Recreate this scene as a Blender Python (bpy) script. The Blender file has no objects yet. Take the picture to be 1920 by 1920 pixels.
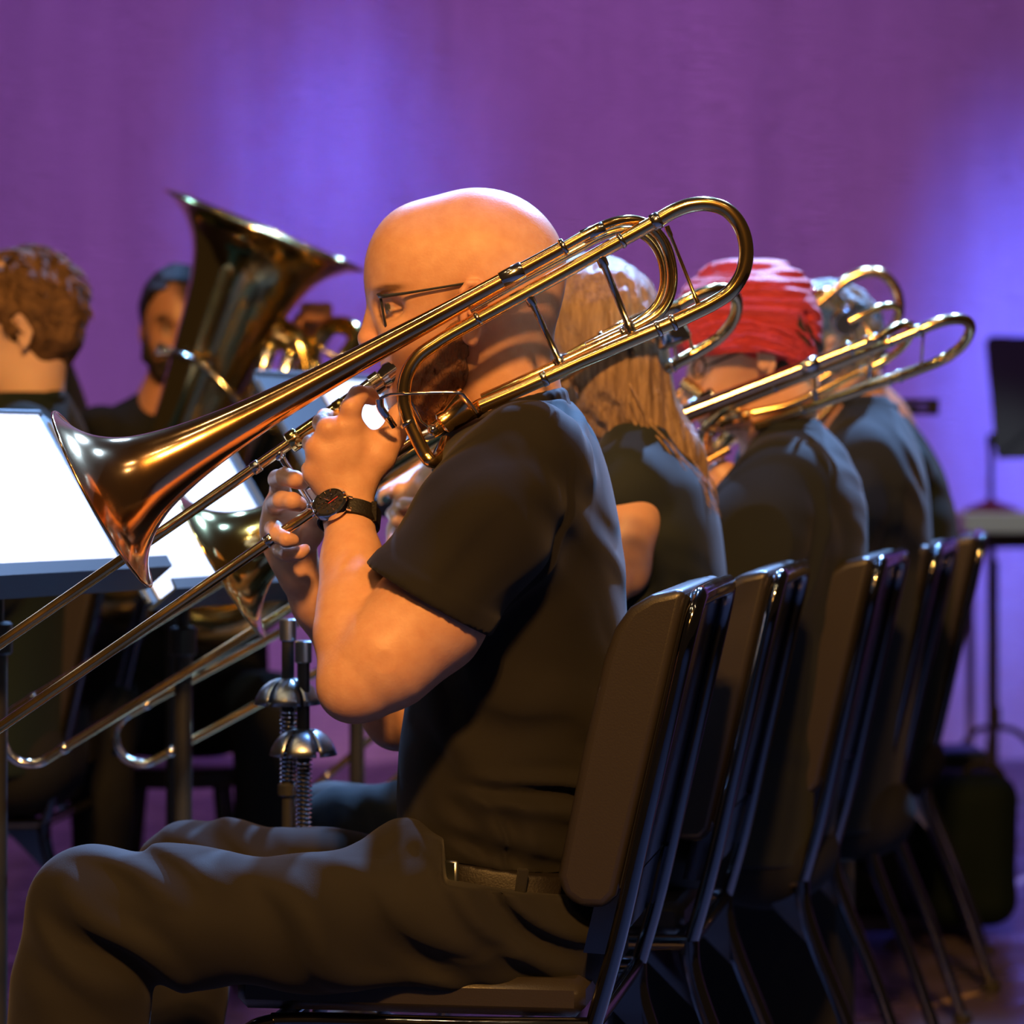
import bpy, math, random
import numpy as np
from mathutils import Vector, Matrix, Euler
random.seed(7); np.random.seed(7)
R = math.radians
C = bpy.context.scene.collection
F, ZC, HY = 5775.0, 1.06, 870.0          # focal length in photo pixels, lens height, horizon row

def P(px, py, d):
    """a point d metres from the lens plane, where the photo shows it"""
    return Vector(((px-960.0)*d/F, d, ZC-(py-HY)*d/F))

# ---------------------------------------------------------------- object bookkeeping
def tag(o, label=None, cat=None, group=None, kind=None):
    if label: o['label'] = label
    if cat: o['category'] = cat
    if group: o['group'] = group
    if kind: o['kind'] = kind
    return o

def thing(name, label, cat, loc=(0, 0, 0), group=None, rot=(0, 0, 0)):
    o = bpy.data.objects.new(name, None); C.objects.link(o)
    o.empty_display_size = .05
    o.location = loc; o.rotation_euler = rot
    return tag(o, label, cat, group)

def copy_tree(o, parent=None):
    c = o.copy(); C.objects.link(c)
    if parent is not None: c.parent = parent
    for ch in list(o.children): copy_tree(ch, c)
    return c

# ---------------------------------------------------------------- mesh building
def link_mesh(name, V, faces, mat, parent=None, local=False, smooth=True, cols=None, autosharp=None, base=None):
    V = np.asarray(V, dtype=np.float32).reshape(-1, 3)
    off = None
    if parent is not None and not local:
        off = Vector((0, 0, 0)); q = parent
        while q is not None: off = off + q.location; q = q.parent
    elif parent is None and not local:
        off = Vector(base) if base is not None else Vector((float(V[:, 0].mean()), float(V[:, 1].mean()), float(V[:, 2].min())))
    if off is not None: V = V - np.array(off, dtype=np.float32)
    me = bpy.data.meshes.new(name)
    if isinstance(faces, np.ndarray):
        n = len(faces); k = faces.shape[1]
        me.vertices.add(len(V)); me.vertices.foreach_set('co', V.ravel())
        me.loops.add(n*k); me.loops.foreach_set('vertex_index', faces.astype(np.int32).ravel())
        me.polygons.add(n)
        me.polygons.foreach_set('loop_start', np.arange(0, n*k, k, dtype=np.int32))
        me.polygons.foreach_set('loop_total', np.full(n, k, dtype=np.int32))
        me.update(calc_edges=True)
    else:
        me.from_pydata(V.tolist(), [], faces)
    me.validate()
    me.polygons.foreach_set('use_smooth', [smooth]*len(me.polygons))
    if smooth and autosharp: me.set_sharp_from_angle(angle=R(autosharp))
    if cols is not None:
        a = me.color_attributes.new('Col', 'FLOAT_COLOR', 'POINT')
        a.data.foreach_set('color', np.asarray(cols, dtype=np.float32).ravel())
    me.materials.append(mat)
    me.update()
    o = bpy.data.objects.new(name, me); C.objects.link(o)
    if parent is not None:
        o.parent = parent
    elif off is not None:
        o.location = off
    return o

def catmull(pts, n=8, closed=False):
    pts = [Vector(p) for p in pts]; out = []; m = len(pts)
    for i in range(m if closed else m-1):
        if closed: a, b, c, d = pts[(i-1) % m], pts[i], pts[(i+1) % m], pts[(i+2) % m]
        else: a, b, c, d = pts[max(i-1, 0)], pts[i], pts[i+1], pts[min(i+2, m-1)]
        for k in range(n):
            t = k/n
            out.append(.5*((2*b)+(c-a)*t+(2*a-5*b+4*c-d)*t*t+(3*b-a-3*c+d)*t**3))
    if not closed: out.append(pts[-1])
    return out

class MB:
    """collects shapes that become ONE mesh object"""
    def __init__(s): s.v = []; s.f = []
    def add(s, V, Fc):
        o = len(s.v); s.v += [tuple(v) for v in V]; s.f += [tuple(i+o for i in f) for f in Fc]; return s
    def tube(s, pts, r, seg=12, closed=False, cap=True, flat=1.0, up=None):
        pts = [Vector(p) for p in pts]; m = len(pts)
        rs = list(r) if hasattr(r, '__len__') else [r]*m
        if len(rs) != m: rs = list(np.interp(np.linspace(0, 1, m), np.linspace(0, 1, len(rs)), rs))
        T = []
        for i in range(m):
            a = pts[(i-1) % m] if (closed or i > 0) else pts[i]
            b = pts[(i+1) % m] if (closed or i < m-1) else pts[i]
            t = b-a; T.append(t.normalized() if t.length > 1e-9 else Vector((0, 0, 1)))
        n = Vector(up) if up is not None else Vector((0, 1, 0))
        if abs(n.dot(T[0])) > .95: n = Vector((1, 0, 0))
        V = []; Fc = []
        for i in range(m):
            n = n-T[i]*n.dot(T[i]); n.normalize()
            b = T[i].cross(n)
            for k in range(seg):
                a = 2*math.pi*k/seg
                V.append(pts[i]+n*(math.cos(a)*rs[i])+b*(math.sin(a)*rs[i]*flat))
        for i in range(m if closed else m-1):
            j = (i+1) % m
            for k in range(seg):
                l = (k+1) % seg
                Fc.append((i*seg+k, i*seg+l, j*seg+l, j*seg+k))
        if cap and not closed:
            Fc.append(tuple(range(seg-1, -1, -1))); Fc.append(tuple((m-1)*seg+k for k in range(seg)))
        return s.add(V, Fc)
    def lathe(s, o, axis, prof, seg=48, cap=False):
        """prof: (distance along axis, radius)"""
        o = Vector(o); ax = Vector(axis).normalized()
        n = Vector((0, 1, 0)) if abs(ax.y) < .9 else Vector((1, 0, 0))
        n = (n-ax*n.dot(ax)).normalized(); b = ax.cross(n)
        V = []; Fc = []
        for t, r in prof:
            for k in range(seg):
                a = 2*math.pi*k/seg
                V.append(o+ax*t+n*(math.cos(a)*r)+b*(math.sin(a)*r))
        for i in range(len(prof)-1):
            for k in range(seg):
                l = (k+1) % seg
                Fc.append((i*seg+k, i*seg+l, (i+1)*seg+l, (i+1)*seg+k))
        if cap:
            Fc.append(tuple(range(seg-1, -1, -1))); Fc.append(tuple((len(prof)-1)*seg+k for k in range(seg)))
        return s.add(V, Fc)
    def cyl(s, a, b, r, seg=16, r2=None):
        a = Vector(a); b = Vector(b); L = (b-a).length
        e = min(r*.15, L*.2); r2 = r if r2 is None else r2
        return s.lathe(a, b-a, [(0, r-e), (e, r), (L-e, r2), (L, r2-e)], seg, True)
    def box(s, c, hx, hy, hz, M=None, bev=.0):
        """bevelled box; half sizes; M: 3x3 orientation"""
        c = Vector(c); M = M or Matrix.Identity(3)
        b = min(bev, hx*.9, hy*.9, hz*.9) if bev else 0
        if not b:
            V = [c+M @ Vector((x*hx, y*hy, z*hz)) for x in (-1, 1) for y in (-1, 1) for z in (-1, 1)]
            return s.add(V, [(0, 1, 3, 2), (4, 6, 7, 5), (0, 4, 5, 1), (2, 3, 7, 6), (0, 2, 6, 4), (1, 5, 7, 3)])
        V = []; idx = {}
        for x in (-1, 1):
            for y in (-1, 1):
                for z in (-1, 1):
                    for w in range(3):
                        q = [x*(hx-b), y*(hy-b), z*(hz-b)]; q[w] = (x*hx, y*hy, z*hz)[w]
                        idx[(x, y, z, w)] = len(V); V.append(c+M @ Vector(q))
        Fc = []
        for w in range(3):
            u, v = (w+1) % 3, (w+2) % 3
            for sg in (-1, 1):
                ring = []
                for a, bb in ((-1, -1), (1, -1), (1, 1), (-1, 1)):
                    k = [0, 0, 0]; k[w] = sg; k[u] = a; k[v] = bb; ring.append(idx[(*k, w)])
                Fc.append(tuple(ring if sg > 0 else ring[::-1]))
            for a in (-1, 1):
                for bb in (-1, 1):
                    k0 = [0, 0, 0]; k0[u] = a; k0[v] = bb; k0[w] = -1
                    k1 = list(k0); k1[w] = 1
                    q = [idx[(*k0, u)], idx[(*k1, u)], idx[(*k1, v)], idx[(*k0, v)]]
                    Fc.append(tuple(q if a*bb < 0 else q[::-1]))
        for x in (-1, 1):
            for y in (-1, 1):
                for z in (-1, 1):
                    q = [idx[(x, y, z, w)] for w in range(3)]
                    Fc.append(tuple(q if x*y*z > 0 else q[::-1]))
        return s.add(V, Fc)
    def prism(s, outline, ext):
        """flat outline (list of points) extruded by the vector ext"""
        n = len(outline); e = Vector(ext); V = [Vector(p) for p in outline]
        V = V+[p+e for p in V]
        return s.add(V, [tuple(range(n-1, -1, -1)), tuple(range(n, 2*n))]+[(i, (i+1) % n, n+(i+1) % n, n+i) for i in range(n)])
    def ball(s, c, r, seg=16, rings=10, M=None):
        c = Vector(c); r = r if hasattr(r, '__len__') else (r, r, r); M = M or Matrix.Identity(3)
        V = []; Fc = []
        for i in range(rings+1):
            th = math.pi*i/rings
            for k in range(seg):
                a = 2*math.pi*k/seg
                V.append(c+M @ Vector((r[0]*math.sin(th)*math.cos(a), r[1]*math.sin(th)*math.sin(a), r[2]*math.cos(th))))
        for i in range(rings):
            for k in range(seg):
                l = (k+1) % seg
                Fc.append((i*seg+k, (i+1)*seg+k, (i+1)*seg+l, i*seg+l))
        return s.add(V, Fc)
    def build(s, name, mat, parent=None, local=False, smooth=True, sharp=40, base=None):
        return link_mesh(name, s.v, s.f, mat, parent, local, smooth, autosharp=sharp, base=base)

# ---------------------------------------------------------------- sculpting: smooth distance fields, meshed with surface nets
class Sculpt:
    def __init__(s, lo, hi, h):
        s.lo = np.array(lo, float); s.h = h
        n = np.ceil((np.array(hi, float)-s.lo)/h).astype(int)+1
        s.ax = [s.lo[i]+h*np.arange(n[i]) for i in range(3)]
        s.f = np.full(tuple(n), .5, np.float32)
    def region(s, lo, hi):
        sl = []
        for i in range(3):
            a = int(max(0, math.floor((lo[i]-s.lo[i])/s.h))); b = int(min(s.f.shape[i], math.ceil((hi[i]-s.lo[i])/s.h)+1))
            if b <= a: return None
            sl.append(slice(a, b))
        X = s.ax[0][sl[0]][:, None, None].astype(np.float32); Y = s.ax[1][sl[1]][None, :, None].astype(np.float32); Z = s.ax[2][sl[2]][None, None, :].astype(np.float32)
        return tuple(sl), X, Y, Z
    def put(s, fn, lo, hi, k, mode):
        m = k*1.2+3*s.h
        r = s.region([a-m for a in lo], [a+m for a in hi])
        if r is None: return s
        sl, X, Y, Z = r
        d = fn(X, Y, Z).astype(np.float32); g = s.f[sl]
        if mode == 'add':
            if k > 0:
                q = np.maximum(k-np.abs(g-d), 0)/k; s.f[sl] = np.minimum(g, d)-q*q*k*.25
            else: s.f[sl] = np.minimum(g, d)
        else:
            d = -d
            if k > 0:
                q = np.maximum(k-np.abs(g-d), 0)/k; s.f[sl] = np.maximum(g, d)+q*q*k*.25
            else: s.f[sl] = np.maximum(g, d)
        return s
    def limb(s, pts, rs, k=.02, mode='add', flat=None):
        """rounded tapering chain; flat=(direction, factor) widens it along a direction"""
        pts = [np.array(p, float) for p in pts]
        rs = rs if hasattr(rs, '__len__') else [rs]*len(pts)
        for a, b, ra, rb in zip(pts[:-1], pts[1:], rs[:-1], rs[1:]):
            ab = b-a; L2 = float(ab @ ab)+1e-12; rm = max(ra, rb)*(flat[1] if flat else 1)
            fd = np.array(flat[0], float) if flat else None
            if flat: fd = fd/np.linalg.norm(fd)
            def fn(X, Y, Z, a=a, ab=ab, L2=L2, ra=ra, rb=rb, fd=fd):
                x, y, z = X-a[0], Y-a[1], Z-a[2]
                t = np.clip((x*ab[0]+y*ab[1]+z*ab[2])/L2, 0, 1)
                dx, dy, dz = x-t*ab[0], y-t*ab[1], z-t*ab[2]
                if fd is not None:
                    w = (dx*fd[0]+dy*fd[1]+dz*fd[2])*(1-1/flat[1]); dx = dx-w*fd[0]; dy = dy-w*fd[1]; dz = dz-w*fd[2]
                return np.sqrt(dx*dx+dy*dy+dz*dz)-(ra+t*(rb-ra))
            lo = np.minimum(a, b)-rm; hi = np.maximum(a, b)+rm
            s.put(fn, lo, hi, k, mode)
        return s
    def blob(s, c, r, k=.02, mode='add', rot=None):
        """ellipsoid; rot: Euler angles"""
        c = np.array(c, float); r = np.array(r, float) if hasattr(r, '__len__') else np.array([r]*3, float)
        M = np.array((Euler(rot).to_matrix() if rot else Matrix.Identity(3))).T
        rm = float(r.max())
        def fn(X, Y, Z):
            x, y, z = X-c[0], Y-c[1], Z-c[2]
            u = [(M[i, 0]*x+M[i, 1]*y+M[i, 2]*z) for i in range(3)]
            k0 = np.sqrt((u[0]/r[0])**2+(u[1]/r[1])**2+(u[2]/r[2])**2)
            k1 = np.sqrt((u[0]/r[0]**2)**2+(u[1]/r[1]**2)**2+(u[2]/r[2]**2)**2)+1e-6
            return k0*(k0-1)/k1
        return s.put(fn, c-rm, c+rm, k, mode)
    def loft(s, rows, k=.02, yaw=0., mode='add', power=2.3, grow=0.):
        """stack of oval sections: rows of (z, cx, cy, half length along facing, half breadth)"""
        rows = sorted(rows); z = np.array([r[0] for r in rows])
        zz = np.linspace(z[0], z[-1], 160); K = np.hanning(17); K /= K.sum(); cols = []
        for j in range(1, 5):
            v = np.interp(zz, z, [r[j] for r in rows]); cols.append(np.convolve(np.pad(v, 8, mode='edge'), K, 'valid'))
        cy_, sy_ = math.cos(yaw), math.sin(yaw); rm = max(max(r[3], r[4]) for r in rows)+grow
        def fn(X, Y, Z):
            q = Z[0, 0, :]
            cx, cy, hx, hy = [np.interp(q, zz, v)[None, None, :].astype(np.float32) for v in cols]
            hx = hx+grow; hy = hy+grow
            x = X-cx; y = Y-cy
            u = np.abs(x*cy_-y*sy_)/hx; v = np.abs(x*sy_+y*cy_)/hy
            d = ((u**power+v**power)**(1/power)-1)*np.minimum(hx, hy)
            e = np.maximum(Z-zz[-1], zz[0]-Z)
            return np.maximum(d, e)
        lo = (min(r[1] for r in rows)-rm, min(r[2] for r in rows)-rm, z[0]); hi = (max(r[1] for r in rows)+rm, max(r[2] for r in rows)+rm, z[-1])
        return s.put(fn, lo, hi, k, mode)
    def cut(s, p, n, lo=None, hi=None, k=.0):
        """removes everything on the side the normal points to (inside lo..hi)"""
        p = np.array(p, float); n = np.array(n, float); n = n/np.linalg.norm(n)
        lo = s.lo if lo is None else lo; hi = s.lo+s.h*np.array(s.f.shape) if hi is None else hi
        r = s.region(lo, hi)
        if r is None: return s
        sl, X, Y, Z = r
        s.f[sl] = np.maximum(s.f[sl], ((X-p[0])*n[0]+(Y-p[1])*n[1]+(Z-p[2])*n[2]).astype(np.float32))
        return s
    def fold(s, c, rad, d, lam, amp, warp=.5, seed=0):
        """cloth folds: ridges running across direction d around the point c"""
        c = np.array(c, float); rad = np.array(rad, float) if hasattr(rad, '__len__') else np.array([rad]*3)
        d = np.array(d, float); d = d/np.linalg.norm(d)
        r = s.region(c-rad, c+rad)
        if r is None: return s
        sl, X, Y, Z = r; rs = np.random.RandomState(seed); ph = rs.rand(6)*6.28
        x, y, z = X-c[0], Y-c[1], Z-c[2]
        t = (x*d[0]+y*d[1]+z*d[2])/lam*6.2832
        w = warp*(np.sin(x*23+y*9+ph[0])+np.sin(z*27-x*11+ph[1])+.7*np.sin(y*31+z*14+ph[2]))
        m = np.clip(1-(x/rad[0])**2-(y/rad[1])**2-(z/rad[2])**2, 0, 1)
        q = np.sin(t+w*2.2+ph[3]); q = np.sign(q)*np.abs(q)**.8
        s.f[sl] += (amp*m*q*(.6+.4*np.sin(t*.37+ph[4]+w))).astype(np.float32)
        return s
    def rough(s, amp, freq, seed=0, stretch=(1, 1, 1)):
        rs = np.random.RandomState(seed); X = s.ax[0][:, None, None]; Y = s.ax[1][None, :, None]; Z = s.ax[2][None, None, :]
        near = np.abs(s.f) < amp*3+2*s.h
        i, j, l = np.nonzero(near); p = np.stack([s.ax[0][i]*stretch[0], s.ax[1][j]*stretch[1], s.ax[2][l]*stretch[2]], 1); v = np.zeros(len(p))
        for o in range(7):
            d = rs.randn(3); d /= np.linalg.norm(d); v += np.sin(p @ d*freq*(.6+.9*rs.rand())+rs.rand()*6.28)
        s.f[i, j, l] += (amp*v/2.6).astype(np.float32)
        return s
    def mesh(s, relax=2):
        f = s.f; f[0] = f[-1] = .5; f[:, 0] = f[:, -1] = .5; f[:, :, 0] = f[:, :, -1] = .5
        ins = f < 0; n = f.shape
        cnt = np.zeros((n[0]-1, n[1]-1, n[2]-1), np.int8)
        corners = [(a, b, c) for a in (0, 1) for b in (0, 1) for c in (0, 1)]
        for a, b, c in corners: cnt += ins[a:n[0]-1+a, b:n[1]-1+b, c:n[2]-1+c]
        act = (cnt > 0) & (cnt < 8); I = np.argwhere(act)
        vid = np.full(act.shape, -1, np.int32); vid[act] = np.arange(len(I))
        val = {c: f[I[:, 0]+c[0], I[:, 1]+c[1], I[:, 2]+c[2]] for c in corners}
        acc = np.zeros((len(I), 3)); num = np.zeros(len(I))
        for c in corners:
            for ax in range(3):
                if c[ax] == 0:
                    e = list(c); e[ax] = 1; e = tuple(e); a = val[c]; b = val[e]
                    m = (a < 0) != (b < 0); t = np.where(m, a/np.where(m, a-b, 1), 0)
                    p = np.tile(np.array(c, float), (len(I), 1)); p[:, ax] += t
                    acc += p*m[:, None]; num += m
        V = s.lo+s.h*(I+acc/num[:, None]); Q = []
        for ax in range(3):
            a = [slice(1, -1)]*3; b = [slice(1, -1)]*3; a[ax] = slice(0, -1); b[ax] = slice(1, None)
            A = ins[tuple(a)]; B = ins[tuple(b)]; E = np.argwhere(A != B)
            off = np.array([1, 1, 1]); off[ax] = 0; flip = A[tuple(E.T)]; E = E+off
            u, v = (ax+1) % 3, (ax+2) % 3; q = []
            for du, dv in ((-1, -1), (0, -1), (0, 0), (-1, 0)):
                G = E.copy(); G[:, u] += du; G[:, v] += dv; q.append(vid[tuple(G.T)])
            q = np.stack(q, 1); q[~flip] = q[~flip][:, ::-1]; Q.append(q)
        Q = np.concatenate(Q); Q = Q[(Q >= 0).all(1)]
        for _ in range(relax):
            acc = np.zeros_like(V); num = np.zeros(len(V))
            for a, b in ((0, 1), (1, 2), (2, 3), (3, 0)):
                for i, j in ((a, b), (b, a)):
                    for x in range(3): acc[:, x] += np.bincount(Q[:, i], V[Q[:, j], x], len(V))
                    num += np.bincount(Q[:, i], minlength=len(V))
            V = .4*V+.6*acc/np.maximum(num, 1)[:, None]
        return V, Q
    def build(s, name, mat, parent, paint=None, relax=2):
        V, Q = s.mesh(relax)
        cols = paint(V) if paint else None
        return link_mesh(name, V, Q, mat, parent, cols=cols)

def sculpt(points, pad, h):
    a = np.array([tuple(p) for p in points])
    return Sculpt(a.min(0)-pad, a.max(0)+pad, h)

# ---------------------------------------------------------------- materials
def mat(name, col, rough=.5, metal=0., bump=None, var=None, spec=.5, coat=0., sss=0., sheen=0., attr=None, trans=0., ior=1.45, stretch=(1, 1, 1), var_stretch=(1, 1, 1), aniso=0., rvar=None):
    m = bpy.data.materials.new(name); m.use_nodes = True; nt = m.node_tree; n = nt.nodes; l = nt.links
    b = n['Principled BSDF']
    b.inputs['Base Color'].default_value = (*col, 1); b.inputs['Roughness'].default_value = rough; b.inputs['Metallic'].default_value = metal
    b.inputs['Specular IOR Level'].default_value = spec; b.inputs['Coat Weight'].default_value = coat; b.inputs['Sheen Weight'].default_value = sheen
    b.inputs['Transmission Weight'].default_value = trans; b.inputs['IOR'].default_value = ior; b.inputs['Anisotropic'].default_value = aniso
    if sss:
        b.inputs['Subsurface Weight'].default_value = sss; b.inputs['Subsurface Radius'].default_value = (1, .35, .2); b.inputs['Subsurface Scale'].default_value = .006
    tc = n.new('ShaderNodeTexCoord')
    def noise(scale, st):
        mp = n.new('ShaderNodeMapping'); mp.inputs['Scale'].default_value = st; l.new(tc.outputs['Object'], mp.inputs[0])
        t = n.new('ShaderNodeTexNoise'); t.inputs['Scale'].default_value = scale; t.inputs['Detail'].default_value = 4; l.new(mp.outputs[0], t.inputs['Vector']); return t
    src = None
    if attr:
        a = n.new('ShaderNodeVertexColor'); a.layer_name = attr; src = a.outputs['Color']; l.new(src, b.inputs['Base Color'])
    if var:                                   # (scale, second colour, contrast)
        t = noise(var[0], var_stretch); cr = n.new('ShaderNodeValToRGB'); c = var[2]
        cr.color_ramp.elements[0].position = .5-c; cr.color_ramp.elements[1].position = .5+c; l.new(t.outputs['Fac'], cr.inputs[0])
        mx = n.new('ShaderNodeMix'); mx.data_type = 'RGBA'; l.new(cr.outputs[0], mx.inputs[0])
        mx.inputs[6].default_value = (*col, 1); mx.inputs[7].default_value = (*var[1], 1)
        if src:
            mx.blend_type = 'MULTIPLY'; l.new(src, mx.inputs[6])
        l.new(mx.outputs[2], b.inputs['Base Color'])
    if rvar:                                  # (scale, low, high)
        t = noise(rvar[0], (1, 1, 1)); mr = n.new('ShaderNodeMapRange'); l.new(t.outputs['Fac'], mr.inputs[0])
        mr.inputs[1].default_value = .35; mr.inputs[2].default_value = .65; mr.inputs[3].default_value = rvar[1]; mr.inputs[4].default_value = rvar[2]; l.new(mr.outputs[0], b.inputs['Roughness'])
    if bump:                                  # (scale, strength, distance)
        t = noise(bump[0], stretch); bp = n.new('ShaderNodeBump'); bp.inputs['Strength'].default_value = bump[1]; bp.inputs['Distance'].default_value = bump[2]
        l.new(t.outputs['Fac'], bp.inputs['Height']); l.new(bp.outputs[0], b.inputs['Normal'])
    return m

M = {}
M['skin'] = mat('skin', (.62, .37, .25), .42, bump=(260, .18, .0012), var=(38, (.55, .29, .19), .35), sss=.12)
M['skin_man'] = mat('skin_of_seated_man', (1, 1, 1), .46, spec=.35, bump=(300, .22, .0012), var=(60, (.82, .7, .66), .35), sss=.12, attr='Col')
M['skin_pale'] = mat('skin_pale', (.68, .45, .34), .45, bump=(260, .15, .001), sss=.12)
M['skin_brown'] = mat('skin_brown', (1, 1, 1), .42, sss=.1, attr='Col')
M['beard'] = mat('beard_hair', (.17, .075, .035), .7, bump=(420, 1., .004), var=(220, (.2, .075, .03), .2), stretch=(1, 1, .35))
M['brass'] = mat('lacquered_brass', (.95, .64, .26), .16, 1., rvar=(9, .12, .2), bump=(14, .04, .003))
M['rose_brass'] = mat('rose_brass', (.95, .56, .25), .13, 1., rvar=(7, .1, .17), bump=(45, .07, .002))
M['yellow_brass'] = mat('yellow_brass', (.86, .66, .24), .11, 1., rvar=(8, .08, .15), bump=(12, .04, .003))
M['nickel'] = mat('nickel_silver', (.8, .72, .58), .14, 1.)
M['chrome'] = mat('polished_silver', (.85, .85, .85), .07, 1.)
M['shirt'] = mat('black_knit', (.0105, .0095, .009), .85, bump=(900, .25, .0006), var=(5, (.0075, .007, .0068), .3), sheen=.06, spec=.25)
M['trousers'] = mat('dark_cotton_twill', (.0145, .0135, .013), .85, bump=(700, .3, .0006), var=(7, (.0105, .01, .0098), .3), sheen=.05, spec=.25)
M['navy'] = mat('blue_black_cotton', (.0125, .016, .018), .85, bump=(700, .3, .0008), sheen=.05, spec=.25)
M['teal'] = mat('dark_teal_jersey', (.016, .022, .023), .8, bump=(700, .25, .0008), sheen=.05, spec=.3)
M['green'] = mat('dark_green_cotton', (.008, .016, .015), .85, bump=(600, .25, .0008), sheen=.04, spec=.2)
M['black_cloth'] = mat('black_cloth', (.012, .013, .014), .9, bump=(500, .3, .001), spec=.2)
M['leather'] = mat('black_leather', (.009, .007, .006), .5, spec=.35, bump=(420, .5, .0008))
M['vinyl'] = mat('dark_vinyl_upholstery', (.024, .0205, .019), .33, bump=(520, .35, .0006), spec=.6)
M['chair_metal'] = mat('black_chrome_tube', (.2, .195, .2), .09, 1., rvar=(12, .06, .13))
M['chair_shell'] = mat('glossy_black_shell', (.012, .012, .014), .12, coat=.5)
M['black_metal'] = mat('satin_black_metal', (.02, .021, .023), .4, bump=(300, .1, .0004))
M['stand_desk'] = mat('powder_coated_stand', (.035, .045, .055), .42, bump=(700, .2, .0004))
M['rubber'] = mat('black_rubber', (.015, .015, .015), .7)
M['steel'] = mat('brushed_steel', (.42, .46, .48), .32, 1., bump=(200, .1, .0005), stretch=(1, 1, 8))
M['white_top'] = mat('white_laminate', (.62, .66, .6), .4)
M['wine'] = mat('dark_red_cast_base', (.12, .015, .03), .4)
M['red'] = mat('red_plastic', (.6, .03, .04), .4)
M['glass_lens'] = mat('clear_lens', (1, 1, 1), .02, trans=1., ior=1.15)
M['dial'] = mat('black_watch_dial', (.02, .02, .022), .25, coat=.6)
M['nail'] = mat('blue_grey_nail_polish', (.05, .09, .12), .2, coat=.6)
M['hair_red'] = mat('bright_red_hair', (.6, .055, .065), .56, bump=(60, .9, .01), var=(22, (.42, .025, .04), .25), stretch=(1, 3, 6), var_stretch=(1, 3, 7))
M['hair_dark'] = mat('near_black_hair', (.02, .012, .01), .5, bump=(90, .8, .006), stretch=(1, 1, 5))
M['hair_blonde'] = mat('dirty_blonde_hair', (.46, .3, .16), .36, bump=(110, .7, .006), var=(30, (.15, .085, .045), .25), stretch=(5, 5, .6), var_stretch=(6, 6, .5))
M['hair_brown'] = mat('light_brown_hair', (.19, .105, .05), .68, spec=.2, bump=(90, 1., .012), var=(40, (.07, .038, .02), .2))
M['hair_grey'] = mat('grey_hair', (.2, .21, .21), .55, bump=(120, 1., .008), var=(60, (.07, .07, .07), .2))
M['red_fabric'] = mat('red_webbing', (.3, .01, .015), .8)
# ---------------------------------------------------------------- the stage: floor and lit backdrop
BD = 11.0
def backdrop():
    nx, nz = 260, 60; V = []; Fc = []
    rs = random.Random(3); ph = [rs.random()*6.28 for _ in range(8)]
    for i in range(nx+1):
        x = -5+10*i/nx
        for j in range(nz+1):
            z = 5.2*j/nz; s = z/5.2
            y = BD+.055*math.sin(x*4.1+ph[0]+.3*math.sin(z*.6))+.035*math.sin(x*9.3+ph[1]+.25*math.sin(z*.9+1))+.008*math.sin(x*23+ph[2]+z*.4)
            y += .05*math.exp(-((x+.2)/.05)**2)+.045*math.exp(-((x-.92)/.12)**2)*(1-.2*s)+.05*math.exp(-((x+.86)/.05)**2)
            V.append((x, y, z))
    for i in range(nx):
        for j in range(nz):
            a = i*(nz+1)+j; Fc.append((a, a+nz+1, a+nz+2, a+1))
    m = mat('backdrop_muslin', (.66, .62, .66), .9, bump=(22, .9, .05), var=(3.2, (.56, .5, .57), .3), stretch=(.5, 1, 6), var_stretch=(2.5, 1, .35), spec=.1)
    o = link_mesh('wall_back', V, Fc, m); tag(o, 'tall pale muslin backdrop lit purple and blue behind the players', 'backdrop', kind='structure')
def floor():
    mb = MB(); mb.box((0, 5.6, -.03), 5, 5.8, .03)
    m = mat('stage_floor', (.085, .07, .095), .33, bump=(9, .15, .004), var=(6, (.055, .045, .065), .35), var_stretch=(.4, 6, 1), rvar=(7, .25, .5))
    nt = m.node_tree; n = nt.nodes; l = nt.links
    o = mb.build('floor', m, smooth=False); tag(o, 'dark glossy stage floor', 'floor', kind='structure')
backdrop(); floor()

# ---------------------------------------------------------------- light
def spot(name, loc, to, col, power, ang, blend=.4, size=.08):
    d = bpy.data.lights.new(name, 'SPOT'); d.color = col; d.energy = power; d.spot_size = R(ang); d.spot_blend = blend; d.shadow_soft_size = size
    o = bpy.data.objects.new(name, d); C.objects.link(o); o.location = loc
    o.rotation_euler = (Vector(to)-Vector(loc)).to_track_quat('-Z', 'Y').to_euler(); return o
def area(name, loc, to, col, power, sx, sy):
    d = bpy.data.lights.new(name, 'AREA'); d.color = col; d.energy = power; d.shape = 'RECTANGLE'; d.size = sx; d.size_y = sy
    o = bpy.data.objects.new(name, d); C.objects.link(o); o.location = loc
    o.rotation_euler = (Vector(to)-Vector(loc)).to_track_quat('-Z', 'Y').to_euler(); return o
AMBER = (1, .47, .115)
for i, (dx, dz) in enumerate(((0, 0), (.32, 0), (0, .3), (.32, .3))):       # a bank of four front-of-house lamps
    spot('front_lamp', (-.3+dx, -1.7, 4.7+dz), (.05, 4.3, 1.0), AMBER, 630, 27, .5, .1)
for x, y, z in ((-2.6, .6, 5.0), (-1.5, 1.2, 5.2), (-.5, .5, 5.1), (1.0, 1.1, 5.2), (2.1, .5, 5.0), (-3.2, 2.6, 5.1), (-2.1, 3.2, 5.3)):   # small rig lamps
    spot('rig_lamp', (x, y, z), (x*.15, 4.6, .9), (1, .75, .45), 26, 60, .5, .03)
BLUE = (.24, .48, 1)
for x, y, e in ((-1.3, 8.4, 900), (.6, 8.6, 2900), (2.0, 8.4, 4300)):
    spot('back_lamp', (x, y, 5.2), (x*.35+.1, 4.2, .9), BLUE, e, 38, .6, .09)
spot('overhead_lamp', (.7, 5.0, 5.2), (.25, 4.2, .9), (.2, .42, 1), 380, 45, .6, .08)
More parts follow.
